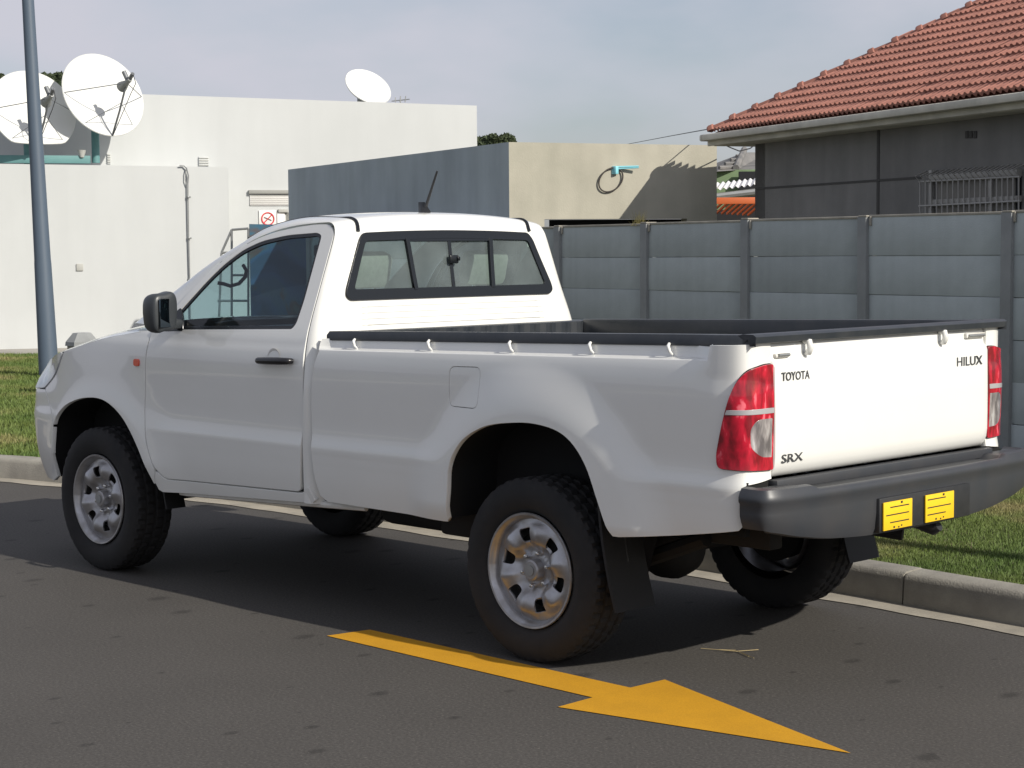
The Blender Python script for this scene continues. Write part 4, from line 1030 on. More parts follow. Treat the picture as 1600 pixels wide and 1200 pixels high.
# taller block set back a little
ua = wpz(-80, 137, 1.3); ue = wpz(745, 165, 1.3)
wallq('upper_wall', ua, ue, 0, 0, ua[2], ue[2], .3, M['white_wall'], white, behind)
far_e = Vector(ue)+Vector(W(-.9, 12, 0))-Vector(W(0, 0, 0)); wallq('end_wall', ue, far_e, 0, 0, ue[2], ue[2], -.01, M['white_wall'], white, (9e3, -9e3))
def proud(px0, py0, px1, py1, v_off=-.05, name='x', m=None, root=white, depth=.05, bevel=.004, d=0):
    """a block on the wall face between two corners"""
    p, q = wpz(px0, py0, d), wpz(px1, py1, d); z0, z1 = min(p[2], q[2]), max(p[2], q[2]); pa, qa = Vector(p[:2]), Vector(q[:2])
    dd = (qa-pa); ln = dd.length; dd.normalize(); n = Vector((dd.y, -dd.x))
    if n.dot(Vector(CAM[:2])-pa) < 0: n = -n
    bm = bmesh.new(); cen = (pa+qa)/2+n*(depth/2+.002)
    rot = Matrix.Rotation(math.atan2(dd.y, dd.x), 3, 'Z'); bm_box(bm, (cen.x, cen.y, (z0+z1)/2), (ln, depth, z1-z0), bevel, rot)
    o = bmobj(name, bm, m, None, 30)
    if root: place(o, root, root.location)
    return o
M['vent'] = mat('vent_grey', (.42, .42, .39), .7)
for (x0, y0, x1, y1) in ((310, 245, 326, 260), (167, 240, 173, 256)):
    v_ = proud(x0, y0, x1, y1, name='wall_vent', m=M['white_wall'], depth=.03, d=1.3)
    for k in range(4): o = proud(x0+.5, y0+1.5+k*3.7, x1-.5, y0+2.9+k*3.7, name='louvre', m=M['vent'], depth=.045, d=1.3); o.parent = v_; o.location = (0, 0, 0)
proud(388, 297, 456, 303, name='door_canopy', m=mat('canopy_grey', (.30, .30, .28), .7), depth=.07, d=1.3)
lv = proud(390, 304, 456, 321, name='louvre_panel', m=M['signwhite'], depth=.03, d=1.3)
for k in range(5): o = proud(391, 305.5+k*3.1, 455, 306.7+k*3.1, name='louvre', m=M['vent'], depth=.04, d=1.3); o.parent = lv; o.location = (0, 0, 0)
proud(434, 327, 449, 332, name='door_frame', m=M['vent'], depth=.08, d=1.3); proud(446, 332, 449, 470, name='door_frame', m=M['vent'], depth=.08, d=1.3)
proud(432, 332, 446, 470, name='door', m=M['signwhite'], depth=.05, d=1.3)
# no smoking sign
sign = tag(empty('no_smoking_sign', wpz(418, 340, 1.3)), 'white square sign with a red no smoking symbol on the wall', 'sign')
o = proud(404, 329, 432, 353, name='sign_board', m=M['signwhite'], root=sign, depth=.03, d=1.3)
sc_ = Vector(wpz(418, 342, 1.3)); wd_ = (Vector(wpz(432, 342, 1.3))-Vector(wpz(404, 342, 1.3))).normalized(); wn_ = Vector((wd_.y, -wd_.x, 0)); wn_ = wn_ if wn_.dot(Vector(tuple(CAM))-sc_) > 0 else -wn_
r_ = 10/FPX*29
o = tube('sign_ring', [tuple(sc_+wn_*.036+wd_*(r_*math.cos(t))+Vector((0, 0, r_*math.sin(t)))) for t in np.linspace(0, 2*math.pi, 33)], .011, M['redink']); place(o, sign, sign.location)
o = tube('sign_bar', [tuple(sc_+wn_*.036+wd_*(r_*.7*k)+Vector((0, 0, r_*.7*k))) for k in (-1, 1)], .009, M['redink']); place(o, sign, sign.location)
o = tube('sign_cigarette', [tuple(sc_+wn_*.036+wd_*(r_*.6*k)+Vector((0, 0, -r_*.25*k))) for k in (-1, 1)], .008, mat('sign_ink', (.12, .08, .09), .6)); place(o, sign, sign.location)
# conduit running down the wall, with a loop at its top
cp = [wpz(x, y) for x, y in ((280, 259), (287, 259), (291, 263), (294, 275), (293, 288), (293, 300), (294, 360), (296, 440), (297, 500))]
off_ = wn_*.04
cd = tube('wall_conduit', [tuple(Vector(p)+off_) for p in cp], .011, M['steel']); tag(cd, 'thin grey conduit running down the white wall', 'conduit')
cl = tube('cable_loop', [tuple(Vector(wpz(x, y))+off_) for x, y in ((291, 262), (289, 272), (289, 282), (292, 291))], .007, M['steel']); cl.parent = cd
for k in (308, 372, 436):
    o = box('conduit_clip', tuple(Vector(wpz(294+(k-300)*.02, k))+off_), (.05, .05, .03), M['steel'], cd, .005)
# teal beam on the lower roof
tb = box('roof_beam', (0, 0, 0), (1, 1, 1), M['teal'], None, 0)
bpy.data.objects.remove(tb)
p, q = Vector(at(-40, 249, 28.4)), Vector(at(141, 249, 28.9)); d_ = q-p; bm = bmesh.new(); bm_box(bm, tuple((p+q)/2), (d_.length, .12, .12), .004, Matrix.Rotation(math.atan2(d_.y, d_.x), 3, 'Z'))
o = bmobj('roof_beam', bm, M['teal'], None, 30); tag(o, 'teal painted beam along the low roof under the satellite dishes', 'beam')
for x0, y0, y1 in ((128, 236, 247),):
    o2 = lathe('roof_vent', [(0, .12), (.07, .11), (.03, 0)], M['vent'], None, 12, 40, 'Z', at(128, 246, 28.8)); tag(o2, 'small grey vent cap beside the left satellite dishes', 'vent')
pp = at(541, 252, 31.9); o = tube('roof_pipe', [pp, at(541, 236, 31.9)], .045, mat('pipe_beige', (.40, .37, .32), .7)); tag(o, 'short beige vent pipe standing above the dark side wall', 'pipe')

# satellite dishes
def make_dish(name, centre, normal, R, flat, label, feed=True, mount=True, group='satellite dishes on the white building roof', arm_side=.62):
    n = Vector(normal).normalized(); root = tag(empty(name, tuple(centre)), label, 'satellite dish', group)
    side = n.cross(Vector((0, 0, 1))).normalized(); up = side.cross(n).normalized(); f_ = R*1.35; rows = []
    N = 64
    for k in range(N+1):
        a = 2*math.pi*k/N; row = []; rad = R
        if flat and math.sin(a) < -flat: rad = R*flat/abs(math.sin(a))
        for j in range(13):
            r = rad*j/12; dpt = r*r/(4*f_); row.append(tuple(side*(r*math.cos(a))+up*(r*math.sin(a)*1.0)+n*dpt))
        r = rad; dpt = r*r/(4*f_)
        row.append(tuple(side*(r*1.012*math.cos(a))+up*(r*1.012*math.sin(a))+n*(dpt-.012))); row.append(tuple(side*(r*.97*math.cos(a))+up*(r*.97*math.sin(a))+n*(dpt-.035)))
        for j in range(10, -1, -2): r = rad*j/12; row.append(tuple(side*(r*math.cos(a))+up*(r*math.sin(a))+n*(r*r/(4*f_)-.03)))
        rows.append(row)
    grid('reflector', rows, M['dish'], root, 40)
    fp = n*(f_*.90)+up*(-R*.18)
    if feed:
        bot = up*(-R*(flat if flat else 1)*1.0)+n*(R*R/(4*f_))
        tube('feed_arm', [tuple(bot), tuple(bot*.5+fp*.5+up*(-.02)), tuple(fp)], .016, M['dish_arm'], root)
        for sx in (-1, 1):
            e_ = side*(R*.97*sx)+n*(R*R/(4*f_)); tube('stay_rod', [tuple(e_), tuple(fp)], .0075, M['dish_arm'], root, 6)
            e_ = side*(R*.6*sx)+up*(-R*.70)+n*(R*R*.8/(4*f_)); tube('stay_rod', [tuple(e_), tuple(fp*.62+bot*.38)], .005, M['dish_arm'], root, 6)
        d0 = fp; d1 = fp-n*.16
        tube('feed_horn', [tuple(d1), tuple(d1+n*.05), tuple(d0), tuple(d0+n*.12)], [.085, .075, .04, .035], M['dish_feed'], root, 16)
        tube('converter', [tuple(d0+n*.05), tuple(d0+n*.05+up*.16+side*.04)], .035, M['dish_arm'], root, 10)
        tube('converter', [tuple(d0+n*.08), tuple(d0+n*.22+up*.05)], .030, M['dish_arm'], root, 10)
        tube('feed_cable', [tuple(d0+n*.22+up*.05), tuple(d0+n*.24-up*.12), tuple(d0+n*.05-up*.2), tuple(bot+n*.03)], .006, M['wire'], root, 5)
    if mount:
        z0 = mount-centre[2]
        tube('mast', [(n.x*-.18, n.y*-.18, z0), (n.x*-.18, n.y*-.18, -.05)], .062, M['teal'], root, 16)
        box('mast_bracket', tuple(n*-.20), (.16, .16, .24), M['steel'], root, .03)
    return root
dn = Vector(W(.62, -.70, .35))-Vector(W(0, 0, 0))
D1 = at(156, 153, 28.9); D2 = at(48, 178, 28.55)
make_dish('satellite_dish', D1, dn, .68, 0, 'large white satellite dish right of the lamp post with grey feed arm', mount=at(150, 254, 28.9)[2])
make_dish('satellite_dish', D2, Vector(W(.52, -.76, .36))-Vector(W(0, 0, 0)), .66, .80, 'white satellite dish with flat bottom edge partly hidden by the lamp post', mount=at(48, 260, 28.55)[2])
D3 = at(573, 140, 34)
make_dish('satellite_dish', D3, Vector(W(.42, -.62, .66))-Vector(W(0, 0, 0)), .44, 0, 'small white satellite dish above the white roof edge, alone at the centre', feed=False, mount=at(573, 175, 34)[2])
an = tag(empty('roof_antenna', at(626, 160, 33.5)), 'small spiky antenna on the white roof beside the small dish', 'antenna')
for x0, y0, x1, y1 in ((612, 158, 640, 155), (618, 160, 618, 152), (625, 160, 626, 150), (633, 160, 634, 150), (626, 165, 626, 150)):
    o = tube('antenna_rod', [at(x0, y0, 33.5), at(x1, y1, 33.5)], .010, M['steel'], None, 5); place(o, an, an.location)

# ------------------------------------------------------------------ lamp post
def lamp_post(base, top, r0, r1, label, arm=True):
    root = tag(empty('lamp_post', base), label, 'lamp post')
    v = Vector(top)-Vector(base); P = [tuple(v*t) for t in (0, .002, .30, .31, .7, 1.0, 1.18)]
    tube('pole_shaft', P, [r0*1.1, r0*1.1, r0*.93, r0*.90, (r0+r1)*.45, r1, r1*.9], M['pole'], root, 20)
    e = v*1.18
    if arm:
        tube('lamp_arm', [tuple(e), tuple(e+Vector((-.2, .5, .25))), tuple(e+Vector((-.4, 1.2, .32)))], r1*.5, M['pole'], root, 10)
        box('lamp_head', tuple(e+Vector((-.5, 1.5, .32))), (.25, .62, .12), M['steel'], root, .04)
    return root
pb = atz(72, 21.9, GZ); ptop = at(43, -12, 21.9)
lamp_post(pb, ptop, .106, .068, 'tall tapered blue grey lamp post on the grass at the left')
# unseen post added outside the right edge for the shadow streak over the grass
s0 = Vector((-.1, -1.915, GZ)); lh = Vector((LIGHT.x, LIGHT.y)); lh.normalize()
pq = (s0.x-lh.x*4.5, s0.y-lh.y*4.5, GZ)
lamp_post(pq, (pq[0], pq[1], 4.2), .095, .085, 'unseen grey street post added past the right edge to cast a shadow', arm=False)

# hexagonal lid beyond the bonnet
bc = atz(125, 19, GZ); hb = tag(empty('litter_bin', bc), 'low grey hexagonal bin on the grass behind the bonnet', 'bin')
zt_ = at(125, 520, 19)[2]-GZ
lathe('bin_body', [(.0, 0), (.14, 0), (.15, zt_-.12), (.0, zt_-.12)], M['kerb'], hb, 6, 10, 'Z')
lathe('bin_lid', [(.17, zt_-.13), (.165, zt_-.09), (.09, zt_), (0, zt_)], M['post_concrete'], hb, 6, 10, 'Z')

# ------------------------------------------------------------------ advert board and mesh cage behind the truck
bd = tag(empty('advert_board', atz(435, 25, GZ)), 'tall blue advertising board seen through the truck side window', 'board')
bl, br = at(390, 350, 25.0), at(484, 352, 25.2)
o = wallq('board_panel', bl, br, .1, .1, bl[2], br[2], .06, M['blueboard'], bd, behind)
def blob(px, py, w, h, m, nm, n=18, seed=0):
    r = np.random.default_rng(seed); P = []
    for k in range(n):
        a = 2*math.pi*k/n; q = 1+r.uniform(-.12, .12); x = px+w*q*math.cos(a); y = py+h*q*math.sin(a)
        P.append(at(x, y, 24.97))
    o = mesh(nm, P, [tuple(range(n))], m); o.parent = bd; o.location = tuple(-Vector(bd.location)); return o
'' and blob(432, 402, 11, 13, mat('print_pale', (.22, .30, .26), .6), 'printed_shape', seed=1)
'' and blob(425, 445, 24, 34, mat('print_blue', (.03, .16, .34), .6), 'printed_shape', seed=2)
'' and blob(440, 462, 16, 22, mat('print_brown', (.16, .10, .07), .6), 'printed_shape', seed=3)
blob(405, 506, 24, 5, mat('print_red', (.38, .04, .06), .6), 'printed_shape', seed=4)
cg = tag(empty('steel_cage', atz(370, 25.2, GZ)), 'grey steel frame cage standing beside the blue board', 'cage')
fr_ = [((388, 357), (362, 359)), ((362, 359), (346, 395)), ((362, 359), (362, 560)), ((346, 395), (340, 560)), ((388, 357), (388, 560)), ((346, 395), (388, 393)), ((362, 430), (388, 430)), ((340, 470), (388, 470)), ((362, 510), (388, 510)), ((352, 400), (388, 385))]
for p, q in fr_:
    o = tube('cage_bar', [at(*p, 25.3), at(*q, 25.3)], .016, M['steel'], None, 6); place(o, cg, cg.location)

# ------------------------------------------------------------------ house with the red tiled roof
E0 = np.array([2.144, 20.0])*1.018; e_ = np.array([1.906, -5.25]); e_ /= np.linalg.norm(e_); n_ = np.array([-e_[1], e_[0]])
EZ = at(1112, 206, 20.0*1.018)[2]; SL = .59
house = tag(empty('tiled_house', W(*E0, 0)), 'dark plastered house with red clay tile hip roof behind the fence', 'house')
def H(a, b, z): p = E0+e_*a+n_*b; return W(p[0], p[1], z)
def hobj(o): place(o, house, house.location); return o
IN, IE = .45, .30      # overhangs
LEN, WID = 10.2, 9.0
wa, wb_ = H(IN, IE, 0), H(LEN, IE, 0)
WT = EZ-.14
hobj(wallq('side_wall', wa, wb_, 0, 0, WT, WT, .23, M['house_plaster'], None, H(3, 3, 0)))
hobj(wallq('end_wall', wa, H(IN, WID, 0), 0, 0, WT, WT, .23, M['house_plaster'], None, H(3, 3, 0)))
# thin raised bands on the wall
def wz(px, py):     # point on the side wall plane
    d = RIGHT*(px-800)/FPX-UP*(py-600)/FPX+FWD; nn = np.array(H(0, 1, 0))-np.array(H(0, 0, 0)); w0_ = np.array(H(0, IE, 0)); t = ((w0_-CAM) @ nn)/(d @ nn); return CAM+d*t
def wall_box(px0, py0, px1, py1, depth, m, name, parent=None, out=True, bevel=.003):
    p, q = wz(px0, py0), wz(px1, py1); z0, z1 = sorted((p[2], q[2])); cen = (p+q)/2; d2 = q[:2]-p[:2]; ln = np.linalg.norm(d2); d2 = d2/ln
    nn = -(np.array(H(0, 1, 0))-np.array(H(0, 0, 0))); c = cen+nn*(depth/2+.001)*(1 if out else -1)
    bm = bmesh.new(); bm_box(bm, (c[0], c[1], (z0+z1)/2), (ln, depth, z1-z0), bevel, Matrix.Rotation(math.atan2(d2[1], d2[0]), 3, 'Z')); o = bmobj(name, bm, m, None, 30)
    if parent is None: hobj(o)
    else: o.parent = parent; o.location = tuple(-Vector(house.location)) if parent.parent is None else (0, 0, 0)
    return o
band = M['dark_band'] = mat('wall_joint', (.07, .068, .065), .9)
p = wz(1372, 190); q = wz(1372, 340)
wall_box(1371, 189, 1374, 345, .006, band, 'wall_joint')
zj = wz(1178, 295)[2]; pj = wz(1600, 0)
a_, b__ = wz(1181, 295), wz(1440, 285); bm = bmesh.new(); dj = b__-a_; cj = (a_+b__)/2
nn = -(np.array(H(0, 1, 0))-np.array(H(0, 0, 0))); bm_box(bm, (cj[0]+nn[0]*.004, cj[1]+nn[1]*.004, zj), (float(np.linalg.norm(dj[:2])), .008, .02), 0, Matrix.Rotation(math.atan2(dj[1], dj[0]), 3, 'Z')); hobj(bmobj('wall_joint', bm, band, None, 30))
for k, (x0, x1) in enumerate(((1509, 1513.5), (1515.5, 1520), (1522, 1527))): wall_box(x0, 205, x1, 216, .008, band, 'air_brick')
# window with its frame, pane, curtain and burglar bars
wdw = wall_box(1462, 274, 1596, 345, .02, M['dark'], 'window')
o = wall_box(1468, 272, 1590, 345, .03, M['curtain'], 'curtain', wdw)
for x0, x1, y0, y1 in ((1460, 1464, 266, 345), (1462, 1598, 312, 315), (1553, 1557, 266, 345), (1462, 1598, 273, 275)): wall_box(x0, y0, x1, y1, .06, M['bars'], 'window_frame', wdw)
nout = Vector(tuple(nn)).normalized()
for k in range(19):
    px = 1449+k*8.6; top = Vector(tuple(wz(px, 281-k*.55))); bt = Vector(tuple(wz(px, 352)))
    pts = [tuple(bt+nout*.075), tuple(top+nout*.075-Vector((0, 0, .02))), tuple(top+nout*.13+Vector((0, 0, .03))), tuple(top+nout*.01+Vector((0, 0, .08)))]
    pts = [(p[0]-0, p[1], p[2]) for p in pts]
    o = tube('burglar_bar', pts, .0075, M['bars'], None, 6); o.parent = wdw
for py in (280, 318):
    o = tube('burglar_rail', [tuple(Vector(tuple(wz(1447, py+4)))+nout*.075), tuple(Vector(tuple(wz(1606, py-4)))+nout*.075)], .009, M['bars'], None, 6); o.parent = wdw
# fascia, gutter and soffit
def hbox(a0, a1, b0, b1, z0, z1, m, name, bevel=.006):
    c = np.array(H((a0+a1)/2, (b0+b1)/2, (z0+z1)/2)); x = np.array(H(1, 0, 0))-np.array(H(0, 0, 0)); bm = bmesh.new()
    bm_box(bm, tuple(c), (a1-a0, abs(b1-b0), z1-z0), bevel, Matrix.Rotation(math.atan2(x[1], x[0]), 3, 'Z')); return hobj(bmobj(name, bm, m, None, 30))
hbox(-.05, LEN, -.10, .0, EZ-.100, EZ-.028, M['facia'], 'rain_gutter', .02); hbox(-.10, LEN, .002, .03, EZ-.15, EZ-.03, M['facia'], 'fascia_board')
hbox(-.10, -.002, -.10, WID, EZ-.100, EZ-.028, M['facia'], 'rain_gutter', .02)
hbox(.0, LEN, .03, IE+.2, EZ-.155, EZ-.14, M['facia'], 'soffit'); hbox(.0, IN+.2, IE+.2, WID, EZ-.155, EZ-.14, M['facia'], 'soffit')
# roof planes under the tiles
RT = 4.4
def rs(a, b): return H(a, b, EZ+SL*b-.03)
hobj(mesh('roof_deck', [rs(0, 0), rs(LEN, 0), rs(LEN, RT), rs(RT, RT)], [(0, 1, 2, 3)], M['tile']))
hobj(mesh('roof_deck', [H(0, 0, EZ-.03), H(RT, RT, EZ+SL*RT-.03), H(0, 2*RT, EZ-.03)], [(0, 1, 2)], M['tile']))
hobj(mesh('roof_deck', [H(LEN, 2*RT, EZ-.03), H(0, 2*RT, EZ-.03), H(RT, RT, EZ+SL*RT-.03), H(LEN, RT, EZ+SL*RT-.03)], [(0, 1, 2, 3)], M['tile']))
# tiles: each a two-roll piece, laid in courses
CO, TW = .190, .175; th_ = math.atan(SL); cs, sn = math.cos(th_), math.sin(th_)
def tile_mesh():
    vs = []; fs = []; K = 12
    for k in range(K+1):
        x = -TW/2+TW*k/K; h = .0145*math.cos(4*math.pi*(k/K)+.6)
        vs += [(x, -.012, h+.026), (x, CO+.02, h-.004), (x, -.012, h-.004)]
    for k in range(K):
        a = k*3; fs += [(a, a+3, a+4, a+1), (a+2, a+5, a+3, a)]
    me = bpy.data.meshes.new('roof_tile'); me.from_pydata(vs, [], fs); me.materials.append(M['tile']); me.shade_smooth(); me.set_sharp_from_angle(angle=math.radians(50)); return me
tm = tile_mesh()
ex = Vector(H(1, 0, 0))-Vector(H(0, 0, 0)); eb = Vector(H(0, 1, 0))-Vector(H(0, 0, 0)); ey = (eb*cs+Vector((0, 0, sn))).normalized(); ez = ex.cross(ey)
if ez.z < 0: ez = -ez
flipx = ex.cross(ey).z < 0
TR = Matrix((ex if not flipx else -ex, ey, ez)).transposed()
cand = []
for r in range(20):
    b = (r*CO+.005)*cs
    if b > RT: break
    for c in range(70):
        a = -.02+TW/2+c*TW+(0 if r % 2 == 0 else 0)
        if a < b-.02 or a > LEN: continue
        pc = np.array(H(a, b, EZ+SL*b)); d = pc-CAM; px = 800+FPX*(d @ RIGHT)/(d @ FWD); py = 600-FPX*(d @ UP)/(d @ FWD)
        cand.append((0 if px < 1640 and py > -45 else 1, d @ FWD, a, b))
cand.sort(key=lambda t: (t[0], t[1])); nt = 0; rest_v, rest_f = [], []
base_v = [tuple(v.co) for v in tm.vertices]; base_f = [tuple(p.vertices) for p in tm.polygons]
for vis, _, a, b in cand:
    P = Vector(H(a, b, EZ+SL*b+.0))+ez*.012+Vector((0, 0, rng.normal(0, .0012)))
    if nt < 296 and vis == 0:
        o = bpy.data.objects.new('roof_tile', tm); COL.objects.link(o); o.parent = house; o.matrix_local = Matrix.Translation(P-Vector(house.location)) @ (TR @ Matrix.Rotation(rng.normal(0, .006), 3, 'Z')).to_4x4(); nt += 1
    else:
        k0 = len(rest_v); rest_v += [tuple(P+TR @ Vector(q)) for q in base_v]; rest_f += [tuple(i+k0 for i in f_) for f_ in base_f]
o = hobj(mesh('roof_tiles', rest_v, rest_f, M['tile'], None, 50)); o['kind'] = 'stuff'
# hip caps
hv = Vector(H(1, 1, SL))-Vector(H(0, 0, 0)); hl_ = hv.length; hv.normalize(); CL_ = .272; nc = int(RT*hl_/CL_)
hs = hv.cross(Vector((0, 0, 1))).normalized(); hu = hs.cross(hv).normalized()
vs = []; fs = []
segs = [(-.02, .072, 0), (.0, .078, .004), (.045, .076, .004), (.055, .060, 0), (CL_+.02, .052, -.006)]
for t, r, dz in segs:
    for k in range(9):
        a = math.pi*k/8; q = hv*t+hs*(r*1.05*math.cos(a))+hu*(r*math.sin(a)*.85+dz); vs.append(tuple(q))
for i in range(len(segs)-1):
    for k in range(8): a = i*9+k; fs.append((a, a+1, a+10, a+9))
fs.append(tuple(range(9)))
hc_me = bpy.data.meshes.new('hip_cap'); hc_me.from_pydata(vs, [], fs); hc_me.materials.append(M['tile']); hc_me.shade_smooth(); hc_me.set_sharp_from_angle(angle=math.radians(40))
for k in range(nc):
    o = bpy.data.objects.new('hip_cap', hc_me); COL.objects.link(o); o.parent = house; o.location = Vector(H(0, 0, EZ))-Vector(house.location)+hv*(k*CL_)+Vector((0, 0, .005+rng.normal(0, .003)))
# power cable to the eave
cb = tube('power_cable', [at(950, 231, 60), at(1050, 212, 32), at(1111, 201, 20.3)], .006, M['wire']); tag(cb, 'black power cable reaching the corner of the tiled roof', 'cable')
cb = tube('hanging_cable', [at(1124, 222, 20.4), at(1140, 230, 20.8), at(1155, 236, 21.2), at(1172, 232, 21.6), at(1185, 222, 22)], .007, M['wire']); tag(cb, 'thin loose wire hanging under the roof corner', 'cable')

# ------------------------------------------------------------------ neighbours in the gap
nb = tag(empty('green_house', W(4.2, 34, 0)), 'small green walled house with grey tiled hip roof in the gap', 'house')
a, b = at(1105, 266, 33), at(1215, 264, 33)
o = wallq('wall', a, b, 0, 0, a[2], b[2], .3, M['green_wall'], None, W(5, 50, 0)); place(o, nb, nb.location)
pk = at(1163, 238, 34.5); c1 = at(1119, 268, 32.7); c2 = at(1150, 266, 33); c3 = at(1225, 262, 33)
pk2 = at(1200, 238, 36)
o = mesh('roof', [c1, c2, c3, pk2, pk, at(1100, 262, 36)], [(0, 1, 4), (1, 2, 3, 4), (0, 4, 5)], M['grey_tile']); place(o, nb, nb.location)
for k in range(5):
    t = (k+.5)/5.0; p, q = lerp(c1, pk, t), lerp(c2, pk, t*.96); o = tube('tile_course', [tuple(Vector(p)+Vector((0, 0, .03))), tuple(Vector(q)+Vector((0, 0, .03)))], .035, M['grey_tile'], None, 6); place(o, nb, nb.location)
o = tube('hip_ridge', [tuple(Vector(c2)+Vector((0, 0, .04))), tuple(Vector(pk)+Vector((0, 0, .05)))], .06, M['grey_tile'], None, 8); place(o, nb, nb.location)
o = wallq('window', at(1155, 268, 32.8), at(1195, 268, 32.8), 1.5, 1.5, at(1155, 268, 32.8)[2], at(1155, 268, 32.8)[2], .1, M['dark'], None, W(5, 50, 0)); place(o, nb, nb.location)
aw = tag(empty('corrugated_awning', W(3.4, 27, 0)), 'white corrugated sheet awning between the two grey buildings', 'awning')
l0, l1 = Vector(at(1112, 297, 26.5)), Vector(at(1196, 287, 26.5)); d_ = (l1-l0); back = Vector(at(1121, 286, 29))-l0
rows = [[], [], []]
for k in range(61):
    t = k/60; w = .016*math.cos(t*2*math.pi*9)
    for j, u_ in enumerate((0, .5, 1)): q = l0+d_*t+back*u_; rows[j].append((q.x, q.y, q.z+w))
o = grid('corrugated_sheet', rows, M['signwhite'], None, 40); place(o, aw, aw.location)
o = tube('awning_beam', [tuple(l0+Vector((0, 0, -.10))), tuple(l1+Vector((0, 0, -.10)))], .05, M['steel'], None, 8); place(o, aw, aw.location)
pg = tag(empty('orange_pergola', W(3.2, 25, 0)), 'orange slatted pergola in the gap left of the tiled house', 'pergola')
p0, p1 = Vector(at(1112, 311, 24.5)), Vector(at(1196, 316, 24.5)); dd = p1-p0
bm = bmesh.new(); bm_box(bm, tuple((p0+p1)/2), (dd.length, .04, .085), .004, Matrix.Rotation(math.atan2(dd.y, dd.x), 3, 'Z')); o = bmobj('pergola_beam', bm, M['orange'], None, 30); place(o, pg, pg.location)
for k in range(10):
    q = p0+dd*((k+.4)/10); o = tube('pergola_slat', [tuple(q+Vector((0, 0, -.01))), tuple(q+(Vector(W(-.12, .5, 0))-Vector(W(0, 0, 0)))+Vector((0, 0, -.16)))], .018, M['orange'], None, 4); place(o, pg, pg.location)
o = wallq('dark_backing', at(1108, 330, 25.4), at(1200, 330, 25.4), 0, 0, at(1108, 328, 25.4)[2], at(1108, 328, 25.4)[2], .1, M['dark'], None, W(5, 50, 0)); place(o, pg, pg.location)  # plain dark sheet behind and below the slats

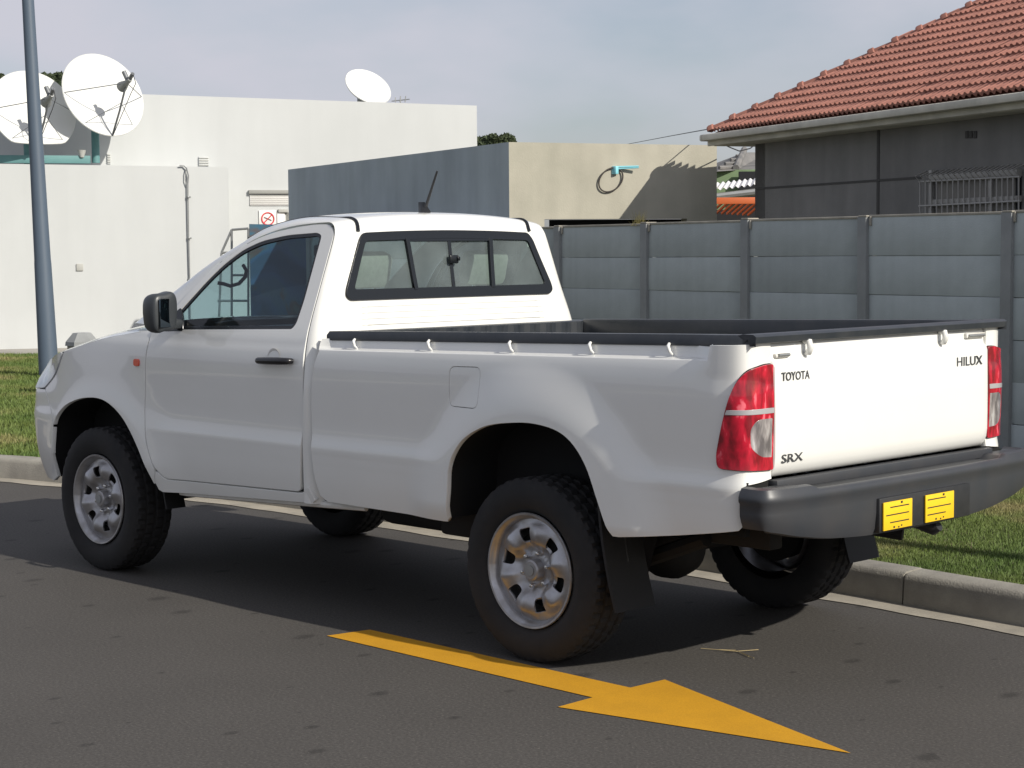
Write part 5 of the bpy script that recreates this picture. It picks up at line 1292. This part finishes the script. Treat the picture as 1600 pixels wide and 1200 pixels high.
# ------------------------------------------------------------------ far trees
def _leaf(n, l, b):
    o = n.new('ShaderNodeTexCoord').outputs['Object']; a = tex(n, l, 'Noise', 1.5, o, Detail=4)
    l.new(ramp(n, l, a.outputs['Fac'], [(.3, (.035, .055, .025)), (.7, (.085, .105, .050))]), b.inputs['Base Color'])
M['leaf'] = pmat('tree_leaves', _leaf, .8); M['bark'] = mat('tree_bark', (.09, .07, .05), .9, noise=(8, .6, None, 4))
def tree(px, v, top_py, w_px, label, seed):
    r = np.random.default_rng(seed); base = atz(px, v, 0); top = at(px, top_py, v)[2]; R = w_px/FPX*v/2; root = tag(empty('tree', base), label, 'tree', 'trees beyond the buildings')
    h = top; tube('trunk', [(0, 0, 0), (.1, .05, h*.3), (.02, .1, h*.6), (.1, 0, h*.85)], [.28, .22, .15, .05], M['bark'], root, 10)
    for k in range(7):
        a = 2*math.pi*k/7; z0 = h*(.45+.05*k); tube('limb', [(.05, .05, z0), (math.cos(a)*R*.4, math.sin(a)*R*.4, z0+h*.12), (math.cos(a)*R*.8, math.sin(a)*R*.8, z0+h*.2)], [.09, .06, .02], M['bark'], root, 6)
    cl = [(r.normal(0, R*.42), r.normal(0, R*.42), h*.66+r.uniform(-.22, .26)*h, r.uniform(.28, .5)*R) for _ in range(30)]
    cl = [(x, y, h-s*.8-abs(r.normal(0, R*.55)), s) for x, y, z, s in cl]
    c = np.array(cl); n = 26000; i = r.integers(0, len(c), n); d = r.normal(size=(n, 3)); d /= np.linalg.norm(d, axis=1)[:, None]; rad = c[i, 3]*r.uniform(.35, 1.0, n)**.5
    p = c[i, :3]+d*rad[:, None]*np.array([1, 1, .8]); p = p[p[:, 2] < h]; n = len(p)
    a = r.normal(size=(n, 3)); a /= np.linalg.norm(a, axis=1)[:, None]; b = np.cross(a, r.normal(size=(n, 3))); b /= np.linalg.norm(b, axis=1)[:, None]; s = r.uniform(.04, .09, n)[:, None]
    v_ = np.stack([p-a*s, p+b*s*.6, p+a*s, p-b*s*.6], 1).reshape(-1, 3)
    me = bpy.data.meshes.new('crown'); me.from_pydata(v_.tolist(), [], np.arange(4*n).reshape(-1, 4).tolist()); link('crown', me, M['leaf'], root)
tree(766, 46, 210, 66, 'tree crown just showing over the flat roof at the centre', 11)
tree(2, 44, 114, 70, 'tree with thin top behind the left dish at the frame edge', 12)
tree(84, 47, 114, 80, 'tree top between the lamp post and the large dish', 13)
# pale pavement along the foot of the white building
pv = [W(*wp(-200), 0), W(*wp(760), 0), W(*(wp(760, -1.7)), 0), W(*(wp(-200, -1.7)), 0)]
sheet('pavement', [(p[0], p[1], GZ+.012) for p in pv], 0, M['pavement'])

# ------------------------------------------------------------------ litter
STRAW = [(-.338, .218, .006), (-.40, .192, .006), (-.478, .167, .007), (-.522, .078, .006), (-.463, .149, .006), (-.573, .206, .006), (-.602, .211, .006)]
SCRAP = (.76, -3.67, .155)
M['straw'] = mat('dry_straw', (.42, .33, .17), .8)
sr = tag(empty('dry_straw', STRAW[0]), 'pale dry straw lying on the asphalt behind the rear wheel', 'straw')
for ids in ((0, 1, 2, 3), (1, 4, 5), (4, 6)):
    o = tube('straw_stalk', [STRAW[i] for i in ids], .0014, M['straw'], None, 5); place(o, sr, sr.location)
bm = bmesh.new(); bmesh.ops.create_icosphere(bm, subdivisions=2, radius=.032)
for v in bm.verts: v.co = Vector((v.co.x*(1+.3*math.sin(v.co.y*90)), v.co.y*1.2, v.co.z*.5*(1+.4*math.cos(v.co.x*80))))
o = bmobj('paper_scrap', bm, M['signwhite'], None, None, SCRAP); tag(o, 'crumpled white paper scrap on the grass near the bumper end', 'litter')
proud(119, 412, 130, 423, name='wall_outlet', m=M['vent'], depth=.03)
